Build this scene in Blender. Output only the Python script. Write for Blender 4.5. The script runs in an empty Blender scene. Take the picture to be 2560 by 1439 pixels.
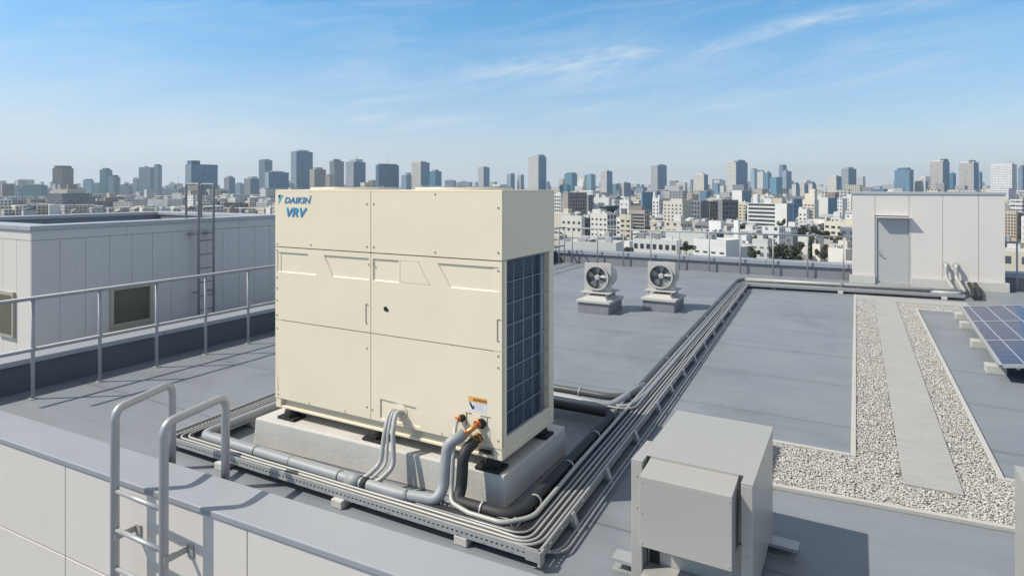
import bpy, math, random
import numpy as np
from mathutils import Vector, Matrix, noise as mnoise

S = bpy.context.scene
rad = math.radians
# ------------------------------------------------------------------ camera, sky, sun, exposure
F, CX, YH, H = 1560.0, 1280.0, 471.0, 1.916        # focal length in photo pixels, principal column, horizon row, eye height above the roof
A = rad(28.88)                                      # the roof's grid is turned this far from the view direction
U = (math.cos(A), -math.sin(A)); V = (math.sin(A), math.cos(A))
cam = bpy.data.cameras.new('camera'); camo = bpy.data.objects.new('camera', cam); S.collection.objects.link(camo)
cam.sensor_width = 36.0; cam.lens = 36.0 * F / 2560.0; cam.shift_y = -(719.5 - YH) / 2560.0
cam.clip_start = 0.05; cam.clip_end = 30000
camo.location = (0, 0, H); camo.rotation_euler = (rad(90), 0, 0); S.camera = camo

SUN_AZ = (-0.993, -0.118); SUN_EL = rad(48)
sl = bpy.data.lights.new('sun', 'SUN'); so = bpy.data.objects.new('sun', sl); S.collection.objects.link(so)
sl.energy = 5.0; sl.angle = rad(0.5); sl.color = (1.0, 0.925, 0.80)
so.rotation_euler = Vector((SUN_AZ[0] * math.cos(SUN_EL), SUN_AZ[1] * math.cos(SUN_EL), math.sin(SUN_EL))).to_track_quat('Z', 'Y').to_euler()
S.view_settings.view_transform = 'Standard'; S.view_settings.look = 'None'; S.view_settings.exposure = 0.0; S.view_settings.gamma = 1.0
S.view_settings.use_curve_mapping = False
S.render.engine = 'CYCLES'
S.cycles.use_denoising = True
S.cycles.max_bounces = 6; S.cycles.volume_bounces = 0; S.cycles.transparent_max_bounces = 12
S.cycles.use_adaptive_sampling = True; S.cycles.adaptive_threshold = 0.012

W = bpy.data.worlds.new('World'); S.world = W; W.use_nodes = True
wt = W.node_tree; wt.nodes.clear()


def N(t, typ, **k):
    n = t.nodes.new(typ)
    for a, b in k.items(): setattr(n, a, b)
    return n


def lk(t, a, b): t.links.new(a, b)


def M(t, op, a, b=None, c=None, clamp=False):
    n = N(t, 'ShaderNodeMath', operation=op, use_clamp=clamp)
    for i, x in enumerate((a, b, c)):
        if x is None: continue
        if isinstance(x, (int, float)): n.inputs[i].default_value = x
        else: lk(t, x, n.inputs[i])
    return n.outputs[0]


def mixc(t, fac, a, b, mode='MIX'):
    n = N(t, 'ShaderNodeMix', data_type='RGBA', blend_type=mode)
    for i, x in ((0, fac), (6, a), (7, b)):
        if isinstance(x, (int, float)): n.inputs[i].default_value = x
        elif isinstance(x, tuple): n.inputs[i].default_value = (*x, 1.0) if len(x) == 3 else x
        else: lk(t, x, n.inputs[i])
    return n.outputs[2]


def build_sky():
    t = wt
    sky = N(t, 'ShaderNodeTexSky', sky_type='NISHITA')
    sky.sun_disc = False; sky.sun_elevation = SUN_EL; sky.sun_rotation = math.atan2(SUN_AZ[0], SUN_AZ[1])
    sky.altitude = 30; sky.air_density = 1.25; sky.dust_density = 0.9; sky.ozone_density = 2.6
    tc = N(t, 'ShaderNodeTexCoord'); sp = N(t, 'ShaderNodeSeparateXYZ'); lk(t, tc.outputs['Generated'], sp.inputs[0])
    az = M(t, 'ARCTAN2', sp.outputs[0], sp.outputs[1]); el = M(t, 'ARCSINE', sp.outputs[2])
    total = None

    def ae(px, py):
        a = math.atan((px - CX) / F); return a, math.atan((YH - py) / F * math.cos(a))
    for k, (x0, y0, x1, y1, hw, s) in enumerate((
            (1080, 203, 1690, 100, 30, .55), (1390, 215, 1610, 125, 26, .36), (1740, 122, 2250, -6, 17, .66), (2230, 20, 2500, -30, 22, .3),
            (845, 264, 1040, 236, 9, .4), (870, 303, 985, 285, 13, .55), (955, 322, 1210, 284, 13, .42), (1370, 298, 1535, 266, 14, .5),
            (1690, 270, 1930, 248, 16, .32), (-150, 262, 190, 270, 34, .5), (60, 365, 800, 325, 44, .5), (1550, 418, 1830, 402, 12, .4),
            (620, 200, 1050, 170, 40, .14), (2000, 180, 2560, 120, 50, .16), (1100, 120, 1330, 100, 14, .2))):
        a0, e0 = ae(x0, y0); a1, e1 = ae(x1, y1)
        ca, ce = (a0 + a1) / 2, (e0 + e1) / 2; L = math.hypot(a1 - a0, e1 - e0) / 2; th = math.atan2(e1 - e0, a1 - a0); wv = hw / F
        da = M(t, 'SUBTRACT', az, ca); de = M(t, 'SUBTRACT', el, ce)
        p = M(t, 'ADD', M(t, 'MULTIPLY', da, math.cos(th)), M(t, 'MULTIPLY', de, math.sin(th)))
        q = M(t, 'SUBTRACT', M(t, 'MULTIPLY', de, math.cos(th)), M(t, 'MULTIPLY', da, math.sin(th)))
        q = M(t, 'ADD', q, M(t, 'MULTIPLY', M(t, 'MULTIPLY', p, p), 0.25 / max(L, .05) * (-1) ** k * .3))
        g = M(t, 'EXPONENT', M(t, 'MULTIPLY', M(t, 'ADD', M(t, 'POWER', M(t, 'ABSOLUTE', M(t, 'DIVIDE', p, L)), 3.0), M(t, 'POWER', M(t, 'ABSOLUTE', M(t, 'DIVIDE', q, wv)), 2.0)), -1.0))
        cv = N(t, 'ShaderNodeCombineXYZ'); lk(t, M(t, 'MULTIPLY', p, 9.0), cv.inputs[0]); lk(t, M(t, 'MULTIPLY', q, 55.0), cv.inputs[1]); cv.inputs[2].default_value = k * 3.7
        nz = N(t, 'ShaderNodeTexNoise'); nz.inputs['Scale'].default_value = 1.3; nz.inputs['Detail'].default_value = 6; nz.inputs['Roughness'].default_value = .62; nz.inputs['Distortion'].default_value = .9
        lk(t, cv.outputs[0], nz.inputs['Vector'])
        mr = N(t, 'ShaderNodeMapRange'); mr.inputs[1].default_value = .3; mr.inputs[2].default_value = .72; lk(t, nz.outputs[0], mr.inputs[0])
        m = M(t, 'MULTIPLY', M(t, 'MULTIPLY', g, mr.outputs[0]), s * 1.15)
        total = m if total is None else M(t, 'ADD', total, m)
    # thin veil, streaked along the wind
    cv = N(t, 'ShaderNodeCombineXYZ'); lk(t, M(t, 'ADD', M(t, 'MULTIPLY', az, 3.0), M(t, 'MULTIPLY', el, 6.0)), cv.inputs[0]); lk(t, M(t, 'SUBTRACT', M(t, 'MULTIPLY', el, 22.0), M(t, 'MULTIPLY', az, 3.5)), cv.inputs[1])
    nz = N(t, 'ShaderNodeTexNoise'); nz.inputs['Scale'].default_value = 1.0; nz.inputs['Detail'].default_value = 7; nz.inputs['Roughness'].default_value = .6; nz.inputs['Distortion'].default_value = 1.2
    lk(t, cv.outputs[0], nz.inputs['Vector'])
    mr = N(t, 'ShaderNodeMapRange'); mr.inputs[1].default_value = .45; mr.inputs[2].default_value = .85; mr.inputs[4].default_value = .34; lk(t, nz.outputs[0], mr.inputs[0])
    total = M(t, 'MINIMUM', M(t, 'ADD', total, mr.outputs[0]), .85)
    # the hazy whitening of the lower sky, stronger on the sun's side
    low = M(t, 'EXPONENT', M(t, 'MULTIPLY', M(t, 'MAXIMUM', el, 0.0), -8.5))
    side = M(t, 'EXPONENT', M(t, 'MULTIPLY', M(t, 'ADD', az, 0.75), -1.6), clamp=False)
    veil = M(t, 'MULTIPLY', low, M(t, 'ADD', .60, M(t, 'MULTIPLY', M(t, 'MINIMUM', side, 1.2), .40)), clamp=True)
    up = N(t, 'ShaderNodeMapRange'); up.inputs[1].default_value = .0; up.inputs[2].default_value = .26; lk(t, el, up.inputs[0])
    tint = mixc(t, 1.0, sky.outputs[0], mixc(t, up.outputs[0], (1.0, 1.08, 1.40), (0.46, 1.17, 1.55)), 'MULTIPLY')
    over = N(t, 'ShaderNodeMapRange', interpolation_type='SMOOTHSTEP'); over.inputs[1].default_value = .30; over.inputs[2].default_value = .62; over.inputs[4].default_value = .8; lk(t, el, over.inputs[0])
    tint = mixc(t, over.outputs[0], tint, (4.7, 4.4, 4.25))          # sky above the view recoloured warm grey, added to neutralise the ambient light
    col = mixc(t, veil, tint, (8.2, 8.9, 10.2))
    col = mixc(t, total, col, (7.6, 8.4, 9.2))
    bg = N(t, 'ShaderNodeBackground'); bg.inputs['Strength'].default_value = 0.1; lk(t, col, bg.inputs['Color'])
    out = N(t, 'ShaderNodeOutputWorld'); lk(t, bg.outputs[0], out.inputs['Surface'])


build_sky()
random.seed(7)
RNG = np.random.default_rng(11)


# ------------------------------------------------------------------ materials
def base_mat(name):
    m = bpy.data.materials.new(name); m.use_nodes = True
    t = m.node_tree; return m, t, t.nodes['Principled BSDF']


def mat(name, col, rough=.5, metal=0.0, var=.08, scale=4.0, bump=0.0, bscale=60.0, streak=0.0, spec=.5, speck=0.0, coat=0.0):
    m, t, b = base_mat(name)
    tc = N(t, 'ShaderNodeTexCoord')
    nz = N(t, 'ShaderNodeTexNoise'); nz.inputs['Scale'].default_value = scale; nz.inputs['Detail'].default_value = 6; nz.inputs['Roughness'].default_value = .6
    lk(t, tc.outputs['Object'], nz.inputs['Vector'])
    v = M(t, 'ADD', 1.0 - var, M(t, 'MULTIPLY', nz.outputs[0], 2 * var))
    if streak:                                    # rain streaks running down
        mp = N(t, 'ShaderNodeMapping'); mp.inputs['Scale'].default_value = (22, 22, .8); lk(t, tc.outputs['Object'], mp.inputs[0])
        n2 = N(t, 'ShaderNodeTexNoise'); n2.inputs['Scale'].default_value = 1.0; n2.inputs['Detail'].default_value = 5; lk(t, mp.outputs[0], n2.inputs['Vector'])
        v = M(t, 'MULTIPLY', v, M(t, 'ADD', 1.0 - streak, M(t, 'MULTIPLY', n2.outputs[0], 2 * streak)))
    if speck:
        n3 = N(t, 'ShaderNodeTexNoise'); n3.inputs['Scale'].default_value = 150; n3.inputs['Detail'].default_value = 2; lk(t, tc.outputs['Object'], n3.inputs['Vector'])
        v = M(t, 'MULTIPLY', v, M(t, 'ADD', 1.0 - speck, M(t, 'MULTIPLY', n3.outputs[0], 2 * speck)))
    lk(t, mixc(t, 1.0, col, v, 'MULTIPLY'), b.inputs['Base Color'])
    b.inputs['Metallic'].default_value = metal; b.inputs['Specular IOR Level'].default_value = spec
    lk(t, M(t, 'ADD', rough - .08, M(t, 'MULTIPLY', nz.outputs[0], .16)), b.inputs['Roughness'])
    if coat: b.inputs['Coat Weight'].default_value = coat; b.inputs['Coat Roughness'].default_value = .2
    if bump:
        nb = N(t, 'ShaderNodeTexNoise'); nb.inputs['Scale'].default_value = bscale; nb.inputs['Detail'].default_value = 5; lk(t, tc.outputs['Object'], nb.inputs['Vector'])
        bp = N(t, 'ShaderNodeBump'); bp.inputs['Strength'].default_value = bump; bp.inputs['Distance'].default_value = .004
        lk(t, nb.outputs[0], bp.inputs['Height']); lk(t, bp.outputs[0], b.inputs['Normal'])
    return m


def deck_mat():
    m, t, b = base_mat('roof_membrane')
    tc = N(t, 'ShaderNodeTexCoord'); sp = N(t, 'ShaderNodeSeparateXYZ'); lk(t, tc.outputs['Object'], sp.inputs[0])

    def nse(scale, det=6, vec=None, dist=0.0):
        n = N(t, 'ShaderNodeTexNoise'); n.inputs['Scale'].default_value = scale; n.inputs['Detail'].default_value = det; n.inputs['Roughness'].default_value = .62
        n.inputs['Distortion'].default_value = dist
        lk(t, vec if vec is not None else tc.outputs['Object'], n.inputs['Vector']); return n.outputs[0]
    big = nse(.55, 5, None, .8); mid = nse(3.2); fine = nse(120, 3)
    mp = N(t, 'ShaderNodeMapping'); mp.inputs['Scale'].default_value = (1.1, 9.0, 1.0); lk(t, tc.outputs['Object'], mp.inputs[0])
    strk = nse(1.0, 6, mp.outputs[0])
    wob = M(t, 'MULTIPLY', M(t, 'SUBTRACT', nse(1.3, 2), .5), .03)
    vv = M(t, 'ADD', M(t, 'DIVIDE', M(t, 'SUBTRACT', M(t, 'ADD', sp.outputs[1], wob), 5.69), 1.16), 40.5)
    fr = M(t, 'FRACT', vv); d = M(t, 'MULTIPLY', M(t, 'ABSOLUTE', M(t, 'SUBTRACT', fr, .5)), 1.16)     # distance to the lap
    seam = N(t, 'ShaderNodeMapRange'); seam.inputs[1].default_value = .0; seam.inputs[2].default_value = .011; seam.inputs[3].default_value = 1; seam.inputs[4].default_value = 0; lk(t, d, seam.inputs[0])
    grime = N(t, 'ShaderNodeMapRange'); grime.inputs[1].default_value = .0; grime.inputs[2].default_value = .13; grime.inputs[3].default_value = 1; grime.inputs[4].default_value = 0; lk(t, d, grime.inputs[0])
    cell = N(t, 'ShaderNodeTexWhiteNoise', noise_dimensions='1D'); lk(t, M(t, 'FLOOR', vv), cell.inputs['W'])
    v = M(t, 'ADD', .74, M(t, 'MULTIPLY', big, .24)); v = M(t, 'ADD', v, M(t, 'MULTIPLY', mid, .12)); v = M(t, 'ADD', v, M(t, 'MULTIPLY', M(t, 'SUBTRACT', strk, .25), .28))
    v = M(t, 'ADD', v, M(t, 'MULTIPLY', M(t, 'SUBTRACT', fine, .5), .22)); v = M(t, 'ADD', v, M(t, 'MULTIPLY', M(t, 'SUBTRACT', cell.outputs[0], .5), .05))
    v = M(t, 'SUBTRACT', v, M(t, 'MULTIPLY', M(t, 'MULTIPLY', grime.outputs[0], mid), .10))
    pud = N(t, 'ShaderNodeMapRange', interpolation_type='SMOOTHSTEP'); pud.inputs[1].default_value = .52; pud.inputs[2].default_value = .58; lk(t, nse(.42, 4, None, 1.6), pud.inputs[0])
    v = M(t, 'SUBTRACT', v, M(t, 'MULTIPLY', pud.outputs[0], .075))
    v = M(t, 'MULTIPLY', v, M(t, 'SUBTRACT', 1.0, M(t, 'MULTIPLY', seam.outputs[0], .42)))
    lk(t, mixc(t, 1.0, mixc(t, big, (0.198, 0.226, 0.258), (0.222, 0.241, 0.264)), v, 'MULTIPLY'), b.inputs['Base Color'])
    lk(t, M(t, 'ADD', .42, M(t, 'MULTIPLY', mid, .25)), b.inputs['Roughness']); b.inputs['Specular IOR Level'].default_value = .4
    hgt = M(t, 'ADD', M(t, 'MULTIPLY', fine, .35), M(t, 'ADD', M(t, 'MULTIPLY', mid, 1.0), M(t, 'MULTIPLY', seam.outputs[0], -2.0)))
    bp = N(t, 'ShaderNodeBump'); bp.inputs['Strength'].default_value = .35; bp.inputs['Distance'].default_value = .004; lk(t, hgt, bp.inputs['Height']); lk(t, bp.outputs[0], b.inputs['Normal'])
    return m


def perforated_mat():
    m, t, b = base_mat('perforated_galvanised_steel')
    uv = N(t, 'ShaderNodeUVMap'); sp = N(t, 'ShaderNodeSeparateXYZ'); lk(t, uv.outputs[0], sp.inputs[0])
    fx = M(t, 'ABSOLUTE', M(t, 'SUBTRACT', M(t, 'FRACT', M(t, 'DIVIDE', sp.outputs[0], .031)), .5))
    fy = M(t, 'ABSOLUTE', M(t, 'SUBTRACT', sp.outputs[1], .5))
    hole = M(t, 'MULTIPLY', M(t, 'LESS_THAN', fx, .24), M(t, 'LESS_THAN', fy, .085))
    b.inputs['Base Color'].default_value = (.40, .405, .405, 1); b.inputs['Metallic'].default_value = .3; b.inputs['Roughness'].default_value = .5
    tr = N(t, 'ShaderNodeBsdfTransparent'); mx = N(t, 'ShaderNodeMixShader'); out = t.nodes['Material Output']
    lk(t, hole, mx.inputs[0]); lk(t, b.outputs[0], mx.inputs[1]); lk(t, tr.outputs[0], mx.inputs[2]); lk(t, mx.outputs[0], out.inputs['Surface'])
    return m


def coil_mat():
    m, t, b = base_mat('fin_coil')
    tc = N(t, 'ShaderNodeTexCoord'); sp = N(t, 'ShaderNodeSeparateXYZ'); lk(t, tc.outputs['Object'], sp.inputs[0])
    f = M(t, 'ABSOLUTE', M(t, 'SUBTRACT', M(t, 'FRACT', M(t, 'MULTIPLY', sp.outputs[2], 46.0)), .5))
    nz = N(t, 'ShaderNodeTexNoise'); nz.inputs['Scale'].default_value = 9; nz.inputs['Detail'].default_value = 5; lk(t, tc.outputs['Object'], nz.inputs['Vector'])
    v = M(t, 'MULTIPLY', M(t, 'ADD', .5, M(t, 'MULTIPLY', f, 1.3)), M(t, 'ADD', .6, M(t, 'MULTIPLY', nz.outputs[0], .8)))
    lk(t, mixc(t, 1.0, (.045, .075, .12), v, 'MULTIPLY'), b.inputs['Base Color']); b.inputs['Roughness'].default_value = .45; b.inputs['Metallic'].default_value = .2
    return m


def solar_mat():
    m, t, b = base_mat('photovoltaic_cells')
    tc = N(t, 'ShaderNodeTexCoord'); sp = N(t, 'ShaderNodeSeparateXYZ'); lk(t, tc.outputs['Object'], sp.inputs[0])
    fx = M(t, 'ABSOLUTE', M(t, 'SUBTRACT', M(t, 'FRACT', M(t, 'DIVIDE', sp.outputs[0], .2)), .5))
    fy = M(t, 'ABSOLUTE', M(t, 'SUBTRACT', M(t, 'FRACT', M(t, 'DIVIDE', sp.outputs[1], .2)), .5))
    ln = M(t, 'MAXIMUM', M(t, 'GREATER_THAN', fx, .462), M(t, 'MULTIPLY', M(t, 'GREATER_THAN', fy, .48), .35))
    cell = N(t, 'ShaderNodeTexNoise'); cell.inputs['Scale'].default_value = 1.6; lk(t, tc.outputs['Object'], cell.inputs['Vector'])
    c = mixc(t, cell.outputs[0], (.014, .034, .11), (.028, .040, .095))
    lk(t, mixc(t, ln, c, (.26, .31, .38)), b.inputs['Base Color']); b.inputs['Roughness'].default_value = .2; b.inputs['Specular IOR Level'].default_value = .35
    return m


def pebble_mat():
    m, t, b = base_mat('pebbles')
    at = N(t, 'ShaderNodeAttribute', attribute_name='tone'); lk(t, at.outputs['Color'], b.inputs['Base Color']); b.inputs['Roughness'].default_value = .8
    return m


def facade(name, style, glass=(.06, .085, .11), bay=3.0, floor=3.2, wx=.55, wy=.5, rough=.75, lite=.18, fixed=None):
    """Wall in the object's own colour with window openings laid out in metres on the wall's UV; each pane differs a little."""
    m, t, b = base_mat(name)
    uv = N(t, 'ShaderNodeUVMap'); sp = N(t, 'ShaderNodeSeparateXYZ'); lk(t, uv.outputs[0], sp.inputs[0])
    oi = N(t, 'ShaderNodeObjectInfo'); ocol = oi.outputs['Color']
    if fixed: rgb = N(t, 'ShaderNodeRGB'); rgb.outputs[0].default_value = (*fixed, 1); ocol = rgb.outputs[0]
    ux = M(t, 'DIVIDE', sp.outputs[0], bay); uy = M(t, 'DIVIDE', sp.outputs[1], floor)
    fx = M(t, 'ABSOLUTE', M(t, 'SUBTRACT', M(t, 'FRACT', ux), .5)); fy = M(t, 'ABSOLUTE', M(t, 'SUBTRACT', M(t, 'FRACT', uy), .5))
    win = M(t, 'MULTIPLY', M(t, 'LESS_THAN', fx, wx / 2), M(t, 'LESS_THAN', fy, wy / 2))
    cv = N(t, 'ShaderNodeCombineXYZ'); lk(t, M(t, 'FLOOR', ux), cv.inputs[0]); lk(t, M(t, 'FLOOR', uy), cv.inputs[1]); lk(t, oi.outputs['Random'], cv.inputs[2])
    wn = N(t, 'ShaderNodeTexWhiteNoise'); lk(t, cv.outputs[0], wn.inputs['Vector'])
    nz = N(t, 'ShaderNodeTexNoise'); nz.inputs['Scale'].default_value = .12; nz.inputs['Detail'].default_value = 5; lk(t, uv.outputs[0], nz.inputs['Vector'])
    wall = mixc(t, 1.0, ocol, M(t, 'ADD', .84, M(t, 'MULTIPLY', nz.outputs[0], .32)), 'MULTIPLY')
    gcol = mixc(t, M(t, 'MULTIPLY', M(t, 'POWER', wn.outputs[0], 2.5), lite * 3), glass, (.42, .44, .45))
    if style == 'glass':                                         # tinted curtain wall: the glass takes the object's colour
        gcol = mixc(t, 1.0, ocol, M(t, 'ADD', .72, M(t, 'MULTIPLY', wn.outputs[0], .5)), 'MULTIPLY')
        wall = mixc(t, .4, ocol, (.20, .28, .38))
    lk(t, mixc(t, win, wall, gcol), b.inputs['Base Color'])
    lk(t, M(t, 'SUBTRACT', rough, M(t, 'MULTIPLY', win, rough - (.32 if style == 'glass' else .3))), b.inputs['Roughness'])
    return m


MT = {}
MT['deck'] = deck_mat()
MT['membrane_shaded'] = mat('shaded_waterproofing', (.085, .10, .12), .6, var=.14, scale=2.5, bump=.25, bscale=40, streak=.10)  # the far parapet's waterproofing darkened, shade put into its colour
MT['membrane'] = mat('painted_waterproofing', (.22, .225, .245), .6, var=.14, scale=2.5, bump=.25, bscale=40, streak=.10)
MT['coping'] = mat('aluminium_coping', (.315, .335, .37), .45, .08, var=.06, scale=2.0, streak=.03)
MT['coping_dull'] = mat('weathered_coping', (.40, .42, .45), .5, .2, var=.08, scale=2.0)
MT['panel'] = mat('off_white_wall_panel', (.645, .605, .57), .6, var=.035, scale=1.6, bump=.12, bscale=90, streak=.025)
MT['panel_grey'] = mat('grey_wall_panel', (.56, .555, .55), .55, var=.04, scale=1.5, streak=.05)
MT['joint'] = mat('dark_joint_sealant', (.14, .14, .135), .8)
MT['cream'] = mat('cream_enamel', (.785, .70, .545), .38, var=.022, scale=1.4, bump=.05, bscale=30, streak=.012)
t_ = MT['cream'].node_tree; b_ = t_.nodes['Principled BSDF']; bp0 = [n for n in t_.nodes if n.type == 'BUMP'][0]
tc_ = N(t_, 'ShaderNodeTexCoord'); nz_ = N(t_, 'ShaderNodeTexNoise'); nz_.inputs['Scale'].default_value = 2.2; nz_.inputs['Detail'].default_value = 1; lk(t_, tc_.outputs['Object'], nz_.inputs['Vector'])
bp_ = N(t_, 'ShaderNodeBump'); bp_.inputs['Strength'].default_value = .22; bp_.inputs['Distance'].default_value = .05; lk(t_, nz_.outputs[0], bp_.inputs['Height']); lk(t_, bp0.outputs[0], bp_.inputs['Normal']); lk(t_, bp_.outputs[0], b_.inputs['Normal'])
MT['cream_dull'] = mat('cream_enamel_base', (.60, .55, .44), .5, var=.06, scale=6)
MT['galv'] = mat('galvanised_steel', (.43, .44, .445), .5, .4, var=.14, scale=14, bump=.06, bscale=200)
MT['oldsteel'] = mat('old_painted_steel', (.24, .25, .26), .55, .2, var=.1, scale=9)
MT['gapshade'] = mat('painted_gap_shade', (.085, .085, .08), .7, var=.3, scale=12)  # shade between the rack tubes, put into a near-black colour
MT['rail'] = mat('galvanised_tube', (.35, .36, .375), .58, .2, var=.10, scale=9)
MT['alu'] = mat('brushed_aluminium_tube', (.43, .44, .455), .42, .4, var=.07, scale=7)
MT['duct'] = mat('painted_sheet_metal', (.425, .415, .39), .36, .2, var=.05, scale=2.4, streak=.02)
MT['fanwhite'] = mat('fan_housing_paint', (.47, .46, .44), .5, var=.07, scale=4, streak=.05)
MT['fandark'] = mat('fan_inside', (.24, .24, .235), .6, var=.2, scale=5)
MT['blade'] = mat('fan_blade_metal', (.40, .40, .39), .5, .15)
MT['concrete'] = mat('concrete', (.52, .505, .475), .85, var=.16, scale=5, bump=.55, bscale=55, speck=.10, streak=.05)
MT['walk'] = mat('concrete_walkway', (.345, .345, .335), .85, var=.10, scale=3, bump=.4, bscale=60, speck=.08)
t_ = MT['walk'].node_tree; b_ = t_.nodes['Principled BSDF']; tc_ = N(t_, 'ShaderNodeTexCoord'); mp_ = N(t_, 'ShaderNodeMapping'); mp_.inputs['Scale'].default_value = (5, 34, 1); lk(t_, tc_.outputs['Object'], mp_.inputs[0])
nz_ = N(t_, 'ShaderNodeTexNoise'); nz_.inputs['Scale'].default_value = 1.0; nz_.inputs['Detail'].default_value = 7; nz_.inputs['Roughness'].default_value = .7; lk(t_, mp_.outputs[0], nz_.inputs['Vector'])
lk(t_, mixc(t_, 1.0, b_.inputs['Base Color'].links[0].from_socket, M(t_, 'ADD', .72, M(t_, 'MULTIPLY', nz_.outputs[0], .56)), 'MULTIPLY'), b_.inputs['Base Color'])
MT['kerb'] = mat('concrete_kerb', (.44, .435, .41), .85, var=.14, scale=8, bump=.5, bscale=70, speck=.1)
MT['black'] = mat('black_foam_insulation', (.022, .023, .025), .62, var=.2, scale=20, bump=.2, bscale=80)
MT['litpipe'] = mat('lit_black_jacket', (.075, .08, .085), .42, var=.2, scale=14)  # black foam greyed so the top-lit sheen sits in its colour
MT['rubber'] = mat('black_rubber', (.012, .012, .012), .7, var=.2, scale=20)
MT['greypipe'] = mat('grey_insulation_jacket', (.28, .295, .315), .5, var=.08, scale=6, bump=.08, bscale=50)
MT['palegrey'] = mat('pale_grey_conduit', (.40, .405, .405), .5, var=.06, scale=7)
MT['conduit'] = mat('pale_conduit', (.385, .385, .37), .45, .1, var=.06, scale=8)
MT['steelconduit'] = mat('grey_conduit', (.30, .31, .32), .45, .3, var=.08, scale=9)
MT['cable'] = mat('black_cable', (.018, .018, .02), .5)
MT['copper'] = mat('copper_pipe', (.62, .27, .10), .38, .75, var=.25, scale=30)
MT['brass'] = mat('tarnished_brass', (.36, .20, .08), .4, .8, var=.25, scale=30)
MT['door'] = mat('grey_door_paint', (.43, .43, .425), .5, var=.03, scale=2)
MT['frame'] = mat('door_frame_metal', (.50, .50, .49), .42, .3)
MT['darkglass'] = mat('dark_window_glass', (.125, .118, .088), .3, var=.3, scale=1.5, spec=.5)
MT['winframe'] = mat('bronze_window_frame', (.43, .40, .33), .5, .15)
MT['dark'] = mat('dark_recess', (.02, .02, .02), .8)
MT['screw'] = mat('screw_head', (.34, .33, .29), .4, .5)
MT['blue'] = mat('logo_blue', (.05, .22, .44), .4)
MT['pale'] = mat('decal_halo', (.62, .70, .78), .4)
MT['ink'] = mat('logo_black', (.015, .015, .018), .4)
MT['cyan'] = mat('logo_light_blue', (.12, .42, .62), .4)
MT['bolt'] = mat('dull_bolt', (.42, .415, .39), .5, .2)
MT['orange'] = mat('label_orange', (.72, .40, .12), .5)
MT['brown'] = mat('label_brown', (.28, .12, .03), .5)
MT['paper'] = mat('label_white', (.70, .71, .76), .5)
MT['wire'] = mat('guard_wire', (.30, .36, .45), .45, .2)
MT['perf'] = perforated_mat(); MT['coil'] = coil_mat(); MT['solar'] = solar_mat(); MT['pebble'] = pebble_mat()
MT['bed'] = mat('gravel_bed', (.30, .29, .27), .9, var=.3, scale=60)


# ------------------------------------------------------------------ mesh helpers (roof grid: x along U, y along V, z up from the roof)
def rw(u, v, z=0.0): return Vector((u * U[0] + v * V[0], u * U[1] + v * V[1], z))


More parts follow.
